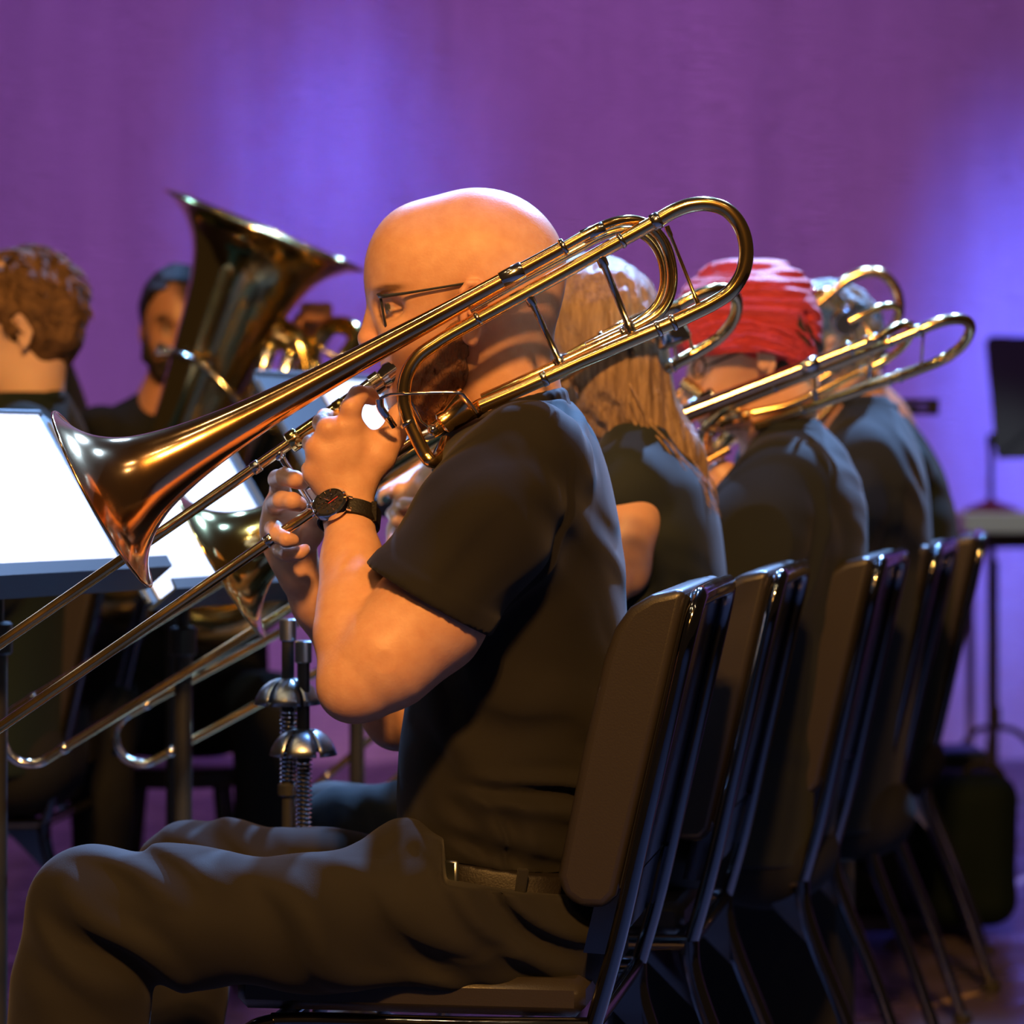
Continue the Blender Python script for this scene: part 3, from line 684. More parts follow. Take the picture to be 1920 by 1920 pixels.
# ---------------------------------------------------------------- tuba
def tuba():
    d0 = 6.0; k = d0/F; O = P(498, 433, d0)
    root = thing('tuba', 'large brass tuba with upright bell in front of the bearded man', 'tuba', P(420, 1190, d0))
    ax = Vector((-.380, .06, -.925)).normalized()
    def part(n, mb, m='yellow_brass', par=root): return mb.build(n, M[m], par, sharp=50)
    prof = [(0, 201), (4, 192), (12, 176), (28, 152), (52, 130), (85, 112), (130, 99), (200, 88), (300, 75), (400, 64), (500, 55), (570, 50)]
    t = np.linspace(0, 1, 60)**1.7*570; rr = np.interp(t, *zip(*prof)); K = np.hanning(7); K /= K.sum(); rs = np.convolve(np.pad(rr, 3, mode='edge'), K, 'valid'); rs[:3] = rr[:3]
    mb = MB(); mb.lathe(O, ax, [(a*k, b*k) for a, b in zip(t, rs)], 80); mb.lathe(O, ax, [(a*k+.001, b*k-.0015) for a, b in zip(t, rs)][::-1], 80); bell = part('bell', mb)
    n = Vector((0, 1, 0)); n = (n-ax*n.dot(ax)).normalized(); b = ax.cross(n)
    mb = MB(); mb.tube([O+(n*math.cos(i*math.pi/40)+b*math.sin(i*math.pi/40))*201*k for i in range(80)], .0035, 8, closed=True); part('bell_rim', mb, par=bell)
    e = O+ax*569*k; q = lambda x, y, dd=0: P(x, y, d0+dd)
    mb = MB(); mb.tube(catmull([e-ax*.03, e+ax*.02, q(262, 1020, .03), q(285, 1105, .02), q(360, 1165, 0), q(455, 1165, -.02), q(530, 1100, -.03), q(560, 1000, -.03), q(572, 900, -.02)], 8), [50*k, 36*k], 24); part('bottom_bow', mb)
    mb = MB(); mb.tube(catmull([q(572, 905, -.02), q(582, 800, 0), q(580, 720, .03), q(560, 650, .04), q(520, 625, .05), q(485, 650, .05), q(455, 740, .05), q(440, 860, .05), q(425, 1000, .05)], 8), [36*k, 24*k], 20); part('branch', mb)
    mb = MB(); mb.tube(catmull([q(425, 1000, .05), q(450, 1060, .0), q(500, 1050, -.06), q(540, 960, -.08), q(600, 800, -.08), q(640, 690, -.06), q(668, 640, -.03), q(655, 615, 0), q(620, 612, .03), q(590, 650, .05)], 8), [22*k, 17*k], 18); part('branch', mb)
    for i, (x, y) in enumerate(((505, 655), (545, 668), (590, 690), (632, 705))):
        a = q(x, y, -.1); dn = Vector((-.32, .05, -.94))
        mb = MB(); mb.cyl(a, a+dn*.15, .016, 20); v = part('valve', mb, 'nickel')
        mb = MB(); mb.cyl(a-dn*.012, a+dn*.002, .0185, 20); mb.tube([a-dn*.012, a-dn*.04], .004, 8); mb.cyl(a-dn*.04, a-dn*.045, .012, 16); part('valve_cap', mb, 'yellow_brass', v)
        c = a+dn*.09; s = Vector((.8, -.4, -.45)).normalized(); w = Vector((-.32, .05, -.94))
        mb = MB(); r_ = .02; l_ = .07+.02*i; mb.tube(catmull([c, c+s*l_*.6, c+s*l_, c+s*(l_+.02)+w*r_, c+s*l_+w*2*r_, c+s*l_*.6+w*2*r_, c+w*2*r_], 6), .0085, 12); part('valve_slide', mb)
    mb = MB(); mb.tube(catmull([q(322, 662, -.06), q(345, 668, -.09), q(385, 690, -.12), q(430, 735, -.13), q(470, 790, -.12), q(500, 800, -.1), q(520, 760, -.1)], 8), [.006, .009], 14); part('leadpipe', mb, 'nickel')
    mb = MB(); mb.lathe(q(316, 660, -.055), Vector((-.97, .1, .2)), [(-.03, .006), (0, .009), (.02, .016), (.022, .0165), (.022, .012)], 24, True); part('mouthpiece', mb, 'chrome')
    for (x, y, x2, y2) in ((470, 600, 540, 640), (420, 780, 560, 800), (400, 900, 450, 890), (610, 660, 650, 680)):
        mb = MB(); mb.tube([q(x, y, .0), q(x2, y2, .0)], .006, 10); part('brace', mb, 'nickel')
tuba()

# ---------------------------------------------------------------- far right: table, small stand, post, cases
def right_side():
    d = 9.3; z = P(0, 962, d).z
    x0 = P(1812, 0, d).x
    root = thing('side_table', 'pale-edged table cut by the right edge behind the row', 'table', (x0+.45, d, 0))
    mb = MB(); mb.box((x0+.45, d+.25, z-.03), .46, .28, .031, bev=.004); mb.build('tabletop', M['white_top'], root)
    mb = MB(); mb.box((x0+.45, d+.25, z-.085), .42, .24, .022); mb.build('apron', M['black_metal'], root)
    for sx in (.08, .82):
        for sy in (.03, .46):
            mb = MB(); mb.tube([(x0+sx, d+sy, z-.07), (x0+sx, d+sy, .0)], .013 if sx < .5 else .016, 12); mb.build('leg', M['black_metal'], root)
    b = P(1858, 955, d+.15); b.z = z
    root = thing('desk_music_stand', 'black music stand with red round base standing on the pale table', 'music stand', b, 'black music stands')
    mb = MB(); mb.lathe(b, (0, 0, 1), [(0, .085), (.008, .085), (.02, .06), (.035, .02), (.04, .012)], 36, True); mb.build('base', M['wine'], root)
    mb = MB(); mb.tube([b+Vector((0, 0, .03)), b+Vector((0, 0, .23))], .009, 12); mb.build('post', M['black_metal'], root)
    mb = MB(); mb.cyl(b+Vector((0, 0, .2)), b+Vector((0, 0, .24)), .013); mb.build('collar', M['black_metal'], root)
    q = lambda x, y, dd: P(x, y, d+.15+dd)
    o = [q(1872, 860, -.05), q(1868, 852, -.05), q(1848, 640, .05), q(1856, 630, .055), q(2120, 632, .055), q(2130, 640, .05), q(2120, 862, -.05)]
    mb = MB(); mb.prism(o, (0, .006, 0)); mb.build('desk', M['stand_desk'], root, smooth=False)
    mb = MB(); mb.tube([b+Vector((0, .0, .23)), q(1900, 790, .03), q(1990, 760, .02)], .008, 10); mb.build('arm', M['black_metal'], root)
    # dark stand with low spread legs under the table
    b = P(1865, 0, 8.9); b.z = 0
    root = thing('floor_stand', 'dark slim tripod stand in front of the pale table at right', 'stand', b)
    mb = MB(); mb.tube([b+Vector((0, 0, .14)), b+Vector((0, 0, .78))], .011, 12); mb.build('pole', M['black_metal'], root)
    mb = MB(); mb.cyl(b+Vector((0, 0, .3)), b+Vector((0, 0, .36)), .018); mb.build('collar', M['black_metal'], root)
    for a in (.2, 2.3, 4.4):
        dd = Vector((math.cos(a), math.sin(a), 0)); mb = MB(); mb.tube(catmull([b+Vector((0, 0, .3)), b+dd*.1+Vector((0, 0, .26)), b+dd*.26+Vector((0, 0, .01))], 6), .009, 10); mb.build('leg', M['black_metal'], root)
    # flat black fixture on a pole behind the row
    d = 7.4; b = P(1662, 0, d); b.z = 0; h = P(1718, 763, d)
    root = thing('boom_stand', 'black stand whose flat slotted head shows behind the grey-haired player', 'stand', b)
    mb = MB(); mb.tube([b, Vector((b.x, b.y, h.z-.03))], .01, 10); mb.build('pole', M['black_metal'], root)
    mb = MB(); mb.tube([Vector((b.x, b.y, h.z-.03)), h], .012, 10); mb.build('arm', M['black_metal'], root)
    mb = MB()
    for s in (-1, 0, 1): mb.box(h+Vector((0, 0, s*.014)), .045, .02, .0055, bev=.002)
    mb.box(h+Vector((.04, 0, 0)), .012, .022, .02, bev=.003); mb.build('head', M['black_metal'], root)
    # cases on the floor at right
    d = 6.9; b = P(1800, 0, d); b.z = 0
    root = thing('instrument_case', 'dark upright instrument case with rounded end behind the last chair', 'case', b)
    s = Sculpt((b.x-.2, d-.14, -.01), (b.x+.2, d+.2, .46), .006)
    def fn(X, Y, Z):
        qx = np.maximum(np.abs(X-b.x)-.06, 0); qy = np.maximum(np.abs(Y-d-.02)-.05, 0); qz = np.maximum(np.abs(Z-.2)-.11, 0)
        return np.sqrt(qx**2+qy**2+qz**2)-.062
    s.put(fn, (b.x-.14, d-.12, 0), (b.x+.14, d+.16, .4), 0, 'add'); s.rough(.002, 40, 4); s.cut((0, 0, .001), (0, 0, -1))
    s.build('body', mat('dark_case_nylon', (.0025, .007, .008), .8, spec=.12, bump=(300, .3, .001)), root)
    mb = MB(); mb.tube(catmull([(b.x+.0, d-.03, .36), (b.x+.03, d-.035, .392), (b.x+.08, d-.035, .38), (b.x+.1, d-.03, .33)], 6), .008, 10); mb.build('handle', M['black_cloth'], root)
    mb = MB(); mb.ball((b.x+.1, d-.045, .335), (.012, .01, .012)); mb.build('tag', M['red'], root)['label'] = 'red round tag'
    d = 7.15; b = P(1745, 0, d); b.z = 0
    root = thing('instrument_case', 'flat-topped black case standing behind the legs of the far chairs', 'case', b)
    mb = MB(); mb.box(b+Vector((-.03, .12, .19)), .16, .09, .185, bev=.02); mb.build('body', M['black_cloth'], root)
    mb = MB(); mb.box(b+Vector((-.03, .12, .38)), .165, .095, .012, bev=.008); mb.build('lid', mat('teal_black_vinyl', (.01, .022, .025), .5), root)
    mb = MB(); mb.tube(catmull([b+Vector((-.09, .03, .3)), b+Vector((-.06, .01, .32)), b+Vector((0, .01, .32)), b+Vector((.03, .03, .3))], 5), .007, 8); mb.build('handle', M['rubber'], root)
    a, c = P(1205, 0, 5.3), P(1600, 0, 5.3); m_ = (a+c)/2; m_.z = 0  # guessed case, added to darken the floor area under the chairs
    root = thing('instrument_case', 'added long black case shape on edge, filling the dark under the row of chairs', 'case', m_)
    mb = MB(); mb.box(m_+Vector((0, 0, .19)), (c.x-a.x)/2, .05, .188, bev=.035); mb.build('body', M['black_cloth'], root)
    mb = MB(); mb.box(m_+Vector((0, -.004, .19)), (c.x-a.x)/2+.002, .004, .19, bev=.003); mb.build('seam', M['rubber'], root)
    mb = MB(); mb.tube(catmull([m_+Vector((-.06, 0, .375)), m_+Vector((-.045, 0, .4)), m_+Vector((.045, 0, .4)), m_+Vector((.06, 0, .375))], 5), .007, 8); mb.build('handle', M['rubber'], root)
    # strips of floor tape
    for (x0, y0, x1, y1, dd) in ((1730, 1890, 1830, 1862, 0), (1885, 1668, 1935, 1640, 0)):
        f = lambda x, y: P(x, y, ZC*F/(y-HY))
        a = f(x0, y0); c = f(x1, y1); u = (c-a).normalized(); v = Vector((-u.y, u.x, 0))*.012
        mb = MB(); mb.prism([a-v, c-v, c+v, a+v], (0, 0, .0012)); o = mb.build('floor_tape', mat('tan_tape' if y0 > 1700 else 'pale_tape', (.35, .25, .14) if y0 > 1700 else (.5, .6, .58), .6), None, smooth=False)
        tag(o, 'tan strip of tape on the floor between the rear chair legs' if y0 > 1700 else 'pale strip of tape on the blue-lit floor at the right edge', 'tape')
right_side()
# ---------------------------------------------------------------- the bald trombonist
MD = 3.75
def hemband(t, h):
    X = t.ax[0][:, None, None]; Z = t.ax[2][None, None, :]; w = (X-h.x)*-.506+(Z-h.z)*-.862
    t.f -= np.where((w > -.024) & (np.abs(t.f) < .02), .0017*np.clip((w+.024)/.003, 0, 1), 0).astype(np.float32)
def man():
    root = thing('person', 'bald bearded man in black short-sleeved shirt playing the nearest trombone', 'person', (P(1000, 0, MD).x, MD, 0), 'seated musicians')
    q = lambda x, y, dd=0.: P(x, y, MD+dd)
    # ---- skin: head, neck, arms and hands in one surface
    s = sculpt([P(495, 345, 3.43), P(1085, 1420, 3.43), P(495, 345, 4.06), P(1085, 1420, 4.06)], .01, .0026)
    s.blob(q(878, 517), (.1105, .079, .0975), .02)
    s.blob(q(905, 505), (.097, .080, .094), .03)
    s.blob(q(792, 560), (.0555, .064, .095), .045)
    s.blob(q(770, 500), (.043, .058, .06), .04)
    s.blob(q(800, 660), (.048, .055, .085), .03)
    s.blob(q(790, 715), (.043, .047, .052), .025)
    s.blob(q(768, 752), (.02, .022, .02), .02)
    for sg in (-1, 1):
        s.blob(q(757, 628, sg*.045), (.024, .017, .022), .025)                    # cheekbone
        s.limb([q(712, 546, sg*.012), q(722, 541, sg*.035), q(745, 548, sg*.056)], [.008, .0085, .007], .014)   # brow ridge
        s.blob(q(722, 578, sg*.054), (.022, .0255, .0125), .016, 'sub')
        s.blob(q(741, 577, sg*.0355), (.0125, .0125, .0125), .001)
        s.limb([q(728, 571, sg*.024), q(727, 568, sg*.036), q(738, 567, sg*.047), q(752, 573, sg*.05)], [.003, .0034, .0034, .003], .003)
        s.limb([q(729, 585, sg*.025), q(730, 588, sg*.037), q(741, 588, sg*.047), q(752, 582, sg*.05)], [.003, .0032, .0032, .003], .003)
        s.limb([q(690, 641, sg*.008), q(699, 643, sg*.014)], [.0065, .007], .008)  # nostril wing
        e = sg*.0865
        s.blob(q(886, 585, e*.95), (.0145, .0105, .034), .008, rot=(0, .12, 0))
        s.blob(q(882, 580, e+sg*.009), (.0085, .007, .019), .005, 'sub', rot=(0, .12, 0))
        ear = [(872, 603), (864, 575), (866, 548), (878, 531), (895, 531), (905, 548), (906, 575), (900, 602), (894, 624), (886, 640), (877, 636), (873, 618)]
        s.limb([q(x, y, e+sg*.007) for x, y in ear], [.0035, .0042, .0045, .0045, .0048, .005, .005, .0048, .005, .0062, .0055, .004], .004)
        s.limb([q(868, 600, e+sg*.004), q(872, 588, e+sg*.006)], .0045, .004)
    s.limb([q(709, 566), q(701, 596), q(688, 632)], [.0075, .0085, .0115], .012)
    s.limb([q(692, 646), q(704, 650)], [.008, .007], .008)
    s.limb([q(738, 676, -.02), q(731, 675), q(738, 676, .02)], [.006, .0075, .006], .008)
    s.limb([q(741, 696, -.018), q(734, 697), q(741, 696, .018)], [.006, .0075, .006], .008)
    s.limb([q(930, 610), q(938, 690), q(972, 780)], [.064, .058, .06], .035)
    s.limb([q(885, 640), q(888, 720), q(925, 800)], [.048, .047, .05], .03)
    s.limb([q(985, 895, -.165), q(980, 870), q(985, 895, .165)], [.05, .06, .05], .04)
    s.limb([q(970, 860), q(985, 1000)], [.065, .11], .04)
    # left arm
    sh = P(985, 872, 3.575); el = P(676, 1278, 3.475)
    s.limb([sh, P(880, 1045, 3.525), P(800, 1160, 3.5), P(720, 1240, 3.48), el], [.058, .059, .061, .052, .041], .03)
    s.blob(P(655, 1302, 3.475), (.024, .028, .024), .03)
    s.limb([el, P(672, 1200, 3.505), P(670, 1130, 3.54), P(660, 1040, 3.597), P(654, 965, 3.64), P(650, 925, 3.648)], [.038, .038, .0355, .030, .026, .0255], .013, flat=((1, 0, 0), 1.1))
    s.limb([P(648, 1290, 3.475), P(642, 1180, 3.515), P(640, 1080, 3.585)], [.018, .02, .016], .03)
    # left hand
    wr = P(652, 925, 3.648)
    s.blob(P(645, 862, 3.648), (.04, .0165, .047), .02, rot=(0, .18, 0))
    kn = [P(657, 800, 3.64), P(617, 806, 3.634), P(595, 843, 3.637), P(590, 888, 3.643)]
    for k, r in zip(kn, (.0125, .0125, .0118, .011)):
        s.limb([wr, wr+(k-wr)*.6, k], [.015, .0125, r], .018)
        s.blob(k+Vector((-.001, -.003, .001)), r*1.02, .008)
    s.limb([kn[0], P(658, 765, 3.634), P(672, 741, 3.642), P(690, 741, 3.662), P(700, 748, 3.68)], [.0122, .0118, .0112, .0098, .0085], .006)
    s.limb([kn[1], P(603, 793, 3.658), P(610, 782, 3.694), P(640, 790, 3.722), P(658, 802, 3.724)], [.0122, .011, .0102, .0095, .0085], .004)
    s.limb([kn[2], P(583, 832, 3.668), P(592, 825, 3.702), P(622, 832, 3.722), P(640, 842, 3.722)], [.0115, .0105, .0098, .009, .008], .004)
    s.limb([kn[3], P(580, 880, 3.672), P(588, 872, 3.7), P(612, 874, 3.716), P(630, 878, 3.716)], [.0105, .0092, .0086, .008, .0072], .004)
    s.limb([P(672, 915, 3.65), P(712, 858, 3.653), P(737, 815, 3.66), P(748, 783, 3.676), P(757, 760, 3.692)], [.0165, .0165, .0132, .0115, .0095], .014)
    s.limb([P(665, 815, 3.65), P(690, 835, 3.655), P(725, 830, 3.657)], [.009, .0095, .009], .016)
    s.limb([P(620, 905, 3.64), P(612, 860, 3.637)], .013, .015)
    # right arm and hand
    rs = P(1000, 885, 3.93); re = P(748, 1340, 3.93); rw = P(566, 1082, 3.815)
    s.limb([rs, P(900, 1080, 3.95), re], [.058, .056, .042], .03)
    s.limb([re, P(668, 1230, 3.895), P(600, 1130, 3.84), rw], [.042, .042, .032, .0265], .02, flat=((0, 1, 0), 1.1))
    s.blob(P(540, 1010, 3.802), (.033, .016, .05), .02, rot=(0, -.25, 0))
    rk = [P(525, 912, 3.802), P(517, 950, 3.8), P(517, 990, 3.798), P(526, 1028, 3.796)]
    for k in rk: s.limb([rw, rw+(k-rw)*.6, k], [.0145, .0125, .0118], .018)
    s.limb([rk[0], P(521, 899, 3.76), P(534, 894, 3.718), P(553, 899, 3.702), P(566, 905, 3.71)], [.012, .0118, .0112, .0105, .0092], .004)
    s.limb([rk[1], P(517, 943, 3.756), P(528, 938, 3.712), P(548, 940, 3.698), P(562, 946, 3.708)], [.012, .0118, .0112, .0108, .0095], .004)
    s.limb([rk[2], P(513, 992, 3.76), P(520, 1003, 3.722), P(537, 1012, 3.7), P(549, 1013, 3.704)], [.0118, .011, .0104, .0092, .0082], .004)
    s.limb([rk[3], P(528, 1034, 3.76), P(542, 1040, 3.735), P(562, 1037, 3.725), P(572, 1030, 3.73)], [.011, .0098, .009, .0082, .0072], .004)
    s.limb([P(562, 1050, 3.802), P(585, 1000, 3.775), P(590, 960, 3.758), P(586, 928, 3.752)], [.0145, .0125, .011, .0095], .012)
    def paint(V):
        x = V[:, 0]*F/V[:, 1]+960; y = HY-(V[:, 2]-ZC)*F/V[:, 1]; dd = V[:, 1]-MD
        c = np.tile(np.array([.62, .36, .235, 1.]), (len(V), 1))
        def mix(w, col): c[:, :3] = c[:, :3]*(1-w[:, None])+np.array(col)*w[:, None]
        g = lambda cx, cy, rx, ry: np.exp(-((x-cx)/rx)**2-((y-cy)/ry)**2)
        head = (y < 720) & (np.abs(dd) < .11) & (x > 670) & (x < 1050)
        mix(np.where(head, .45*g(690, 640, 26, 26), 0), (.6, .26, .18)); mix(np.where(head, .5*g(885, 585, 30, 62), 0), (.62, .25, .17))
        mix(np.where(head, .35*np.clip(1-np.abs(y-585-.2*(x-930))/70, 0, 1)*np.clip((x-860)/80, 0, 1), 0), (.42, .26, .18))     # shaved hair shadow
        mix(np.where(head & (np.abs(dd) > .006), np.clip(1.5*np.exp(-((x-728)/26)**2-((y-541-.12*(728-x))/7)**2), 0, .85), 0), (.1, .045, .02))   # brows
        for sg in (-1, 1):
            e = np.array(q(741, 577, sg*.0355)); r = np.sqrt(((V-e)**2).sum(1)); on = (r < .0134)
            mix(np.where(on, .85, 0.), (.58, .46, .4)); f = np.array(q(725, 576, sg*.041)); r2 = np.sqrt(((V-f)**2).sum(1)); mix(np.where(on & (r2 < .0075), .95, 0.), (.05, .06, .06))
        mix(np.where(head & (x < 752), .5*g(737, 686, 14, 16), 0), (.5, .18, .14))
        mix(np.where(head, .5*g(852, 562, 16, 26), 0), (.16, .08, .05))
        for k in kn+rk:
            r = np.sqrt(((V-np.array(k))**2).sum(1)); mix(.35*np.exp(-(r/.012)**2), (.6, .25, .17))
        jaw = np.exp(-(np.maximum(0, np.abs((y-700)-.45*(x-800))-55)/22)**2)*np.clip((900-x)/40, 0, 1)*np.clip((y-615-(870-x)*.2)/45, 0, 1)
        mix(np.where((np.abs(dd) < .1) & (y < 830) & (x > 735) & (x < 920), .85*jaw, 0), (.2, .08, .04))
        return c
    s.build('body', M['skin_man'], root, paint)
    # ---- beard
    b = sculpt([q(725, 590, -.1), q(905, 800, .1)], .015, .003)
    for sg in (-1, 1):
        b.limb([q(858, 600, sg*.066), q(852, 650, sg*.06), q(845, 700, sg*.053), q(815, 740, sg*.042), q(778, 765, sg*.02)], [.009, .014, .019, .021, .02], .02)
        b.limb([q(752, 662, sg*.025), q(757, 700, sg*.028), q(770, 740, sg*.02)], [.006, .011, .016], .015)
        b.limb([q(735, 664, sg*.004), q(742, 668, sg*.024)], [.005, .006], .008)
        b.limb([q(800, 690, sg*.048), q(780, 720, sg*.036)], [.012, .017], .02)
    b.limb([q(765, 757), q(792, 785), q(842, 778)], [.022, .029, .018], .02); b.limb([q(800, 770, -.025), q(850, 745, -.04)], [.02, .014], .02); b.limb([q(800, 770, .025), q(850, 745, .04)], [.02, .014], .02)
    b.rough(.0022, 900, 2, (1, 1, .4)); b.build('beard', M['beard'], root)
    # ---- shirt
    rows = [(752, 945, 1062, .062), (768, 905, 1086, .085), (788, 872, 1102, .12), (815, 832, 1116, .165), (850, 810, 1130, .188), (890, 812, 1142, .2), (935, 838, 1152, .2), (1000, 838, 1164, .2), (1100, 815, 1174, .186), (1200, 790, 1178, .178), (1300, 765, 1178, .176), (1400, 750, 1172, .18), (1500, 746, 1155, .19), (1560, 752, 1128, .188), (1612, 765, 1108, .18)]
    zr = [(q(0, y).z, q((a+c)/2, y).x, MD, (c-a)/2*MD/F, hb) for y, a, c, hb in rows]
    lo = [P(690, 720, 3.42), P(1200, 1640, 3.42), P(690, 720, 4.08), P(1200, 1640, 4.08)]
    s = sculpt(lo, .01, .0036); s.loft(zr, 0, R(4), power=2.35)
    for sg, dsh in ((-1, 0), (1, 0)):
        t = sculpt(lo, .01, .0036)
        if sg < 0: ax_ = [P(990, 862, 3.585), P(905, 985, 3.53), P(790, 1145, 3.5), P(760, 1190, 3.495)]; hem = P(828, 1137, 3.505)
        else: ax_ = [P(995, 862, 3.925), P(930, 1000, 3.955), P(880, 1130, 3.97), P(865, 1170, 3.97)]; hem = P(880, 1120, 3.97)
        t.limb(ax_, [.07, .079, .0765, .0765], .02)
        if sg < 0:
            t.fold(P(900, 1000, 3.47), (.12, .08, .13), (.5, 0, -.87), .075, .0065, .5, 5); t.fold(P(985, 900, 3.5), (.07, .1, .09), (.9, 0, .45), .06, .003, .3, 8)
            t.cut(hem, (-.506, 0, -.862)); hemband(t, hem); a0 = P(720, 1240, 3.48); a1 = P(855, 1075, 3.515); t.limb([a0, a1], [.066, .062], 0, 'sub')
        else:
            t.cut(hem, (-.25, 0, -.95)); t.limb([P(845, 1240, 3.965), P(890, 1085, 3.955)], [.066, .062], 0, 'sub')
        k = .045; qq = np.maximum(k-np.abs(s.f-t.f), 0)/k; s.f = np.minimum(s.f, t.f)-qq*qq*k*.25
    s.fold(P(1035, 1000, 3.56), (.1, .14, .15), (.75, 0, .66), .06, .0028, .3, 1)
    s.fold(P(960, 1330, 3.58), (.17, .16, .16), (.85, 0, .5), .085, .0061, .8, 2)
    s.fold(P(1010, 1540, 3.58), (.13, .16, .075), (.35, 0, .94), .036, .0080, .6, 3)
    s.fold(P(900, 1560, 3.6), (.13, .18, .06), (.9, .2, .3), .05, .0051, .8, 12)
    s.fold(P(1130, 1200, 3.68), (.08, .14, .2), (.2, 0, .98), .09, .0043, .6, 4)
    s.fold(P(1050, 800, 3.68), (.1, .14, .07), (.8, .3, -.5), .05, .0043, .5, 9)
    s.limb([q(920, 640), q(942, 720), q(965, 765)], [.06, .061, .058], .004, 'sub')
    s.cut(q(940, 1596), (-.14, 0, -1))
    s.build('shirt', M['shirt'], root)
    c = sculpt([q(860, 700, -.12), q(1090, 830, .12)], .02, .003)        # collar
    ring = [q(968+84*math.cos(a), 762-22*math.cos(a), .066*math.sin(a)) for a in np.linspace(-2.6, 2.6, 24)]
    c.limb(ring, .0085, .004); c.limb([p+Vector((.004, 0, -.016)) for p in ring], .0065, .012); c.build('collar', M['shirt'], root)
    # stitched hem of the near sleeve
    # ---- trousers
    s = sculpt([P(5, 1530, 3.44), P(1150, 2470, 3.44), P(5, 1530, 4.08), P(1150, 2470, 4.08)], .01, .0042)
    pr = [(1572, 790, 1116, .176), (1612, 778, 1122, .182), (1660, 800, 1135, .188), (1720, 850, 1146, .19), (1790, 890, 1140, .186), (1835, 930, 1112, .17)]
    pz = [(q(0, y).z, q((a+c2)/2, y).x, MD, (c2-a)/2*MD/F, hb) for y, a, c2, hb in pr]
    s.loft(pz, .02, R(4), power=2.5)
    s.limb([P(1040, 1708, 3.645), P(850, 1712, 3.6), P(600, 1732, 3.565), P(340, 1720, 3.55), P(170, 1706, 3.55)], [.084, .08, .07, .0725, .0675], .05)
    s.limb([P(170, 1706, 3.55), P(150, 1850, 3.555), P(146, 1960, 3.56), P(150, 2400, 3.57)], [.0675, .073, .075, .06], .03)
    s.limb([P(1040, 1695, 3.86), P(850, 1680, 3.89), P(600, 1666, 3.92), P(420, 1640, 3.945), P(345, 1640, 3.95)], [.08, .073, .066, .06, .057], .05)
    s.limb([P(345, 1640, 3.95), P(343, 1850, 3.95), P(340, 2300, 3.95)], [.057, .052, .056], .03)
    s.limb([q(850, 1590, -.02), q(790, 1592, -.03), q(735, 1622, -.05)], [.026, .025, .02], .04)
    s.limb([q(835, 1600, -.10), q(760, 1605, -.12), q(700, 1635, -.14)], [.03, .028, .025], .05)
    s.fold(P(930, 1700, 3.56), (.17, .14, .12), (.62, 0, .78), .05, .0122, .5, 21)
    s.fold(P(650, 1760, 3.5), (.24, .1, .1), (.55, 0, .84), .085, .0122, .5, 22)
    s.fold(P(200, 1800, 3.5), (.11, .1, .13), (.8, 0, .6), .06, .0122, .5, 23)
    s.fold(P(300, 1640, 3.54), (.13, .1, .05), (.5, 0, .86), .05, .0084, .5, 24)
    s.fold(P(420, 1600, 3.93), (.12, .1, .06), (.6, 0, .8), .05, .0075, .5, 25)
    s.fold(P(780, 1625, 3.65), (.09, .14, .06), (.75, .1, -.65), .035, .0094, .5, 26)
    s.cut(q(930, 1622), (.14, 0, 1), lo=(q(846, 0).x, MD-.5, q(0, 1700).z), hi=(q(1200, 0).x, MD+.5, q(0, 1480).z))
    s.build('trousers', M['trousers'], root)
    # ---- belt with buckle and loop
    bl = sculpt([q(740, 1530, -.21), q(1150, 1690, .21)], .02, .003)
    bl.loft([(z, x, y, a+.008, b_+.012) for z, x, y, a, b_ in pz], 0, R(4), power=2.5)
    bl.cut(q(930, 1592), (.14, 0, 1)); bl.cut(q(930, 1640), (-.14, 0, -1)); bl.build('belt', M['leather'], root)
    fx = lambda x, y: Vector((q(x, y).x, MD-.19*(1-(abs(q(x, y).x-q(950, 0).x)/.112)**2.5)**.4-.014, q(x, y).z))
    mb = MB(); c = fx(850, 1606); mb.box(c, .011, .004, .019, Matrix.Rotation(R(-35), 3, 'Z'), .002); mb.build('buckle', M['steel'], root)
    mb = MB(); mb.box(fx(975, 1624), .0065, .004, .024, Matrix.Rotation(R(8), 3, 'Y'), .002); mb.build('belt_loop', M['trousers'], root)
    for x, d in ((150, 3.57), (340, 3.95)):
        f = P(x, 0, d); sh_ = Sculpt((f.x-.25, d-.08, -.01), (f.x+.1, d+.08, .16), .006)
        sh_.blob((f.x-.05, d, .035), (.14, .045, .045), .02); sh_.blob((f.x+.02, d, .06), (.06, .04, .07), .03); sh_.cut((0, 0, .002), (0, 0, -1)); sh_.build('shoe', M['leather'], root)
man()

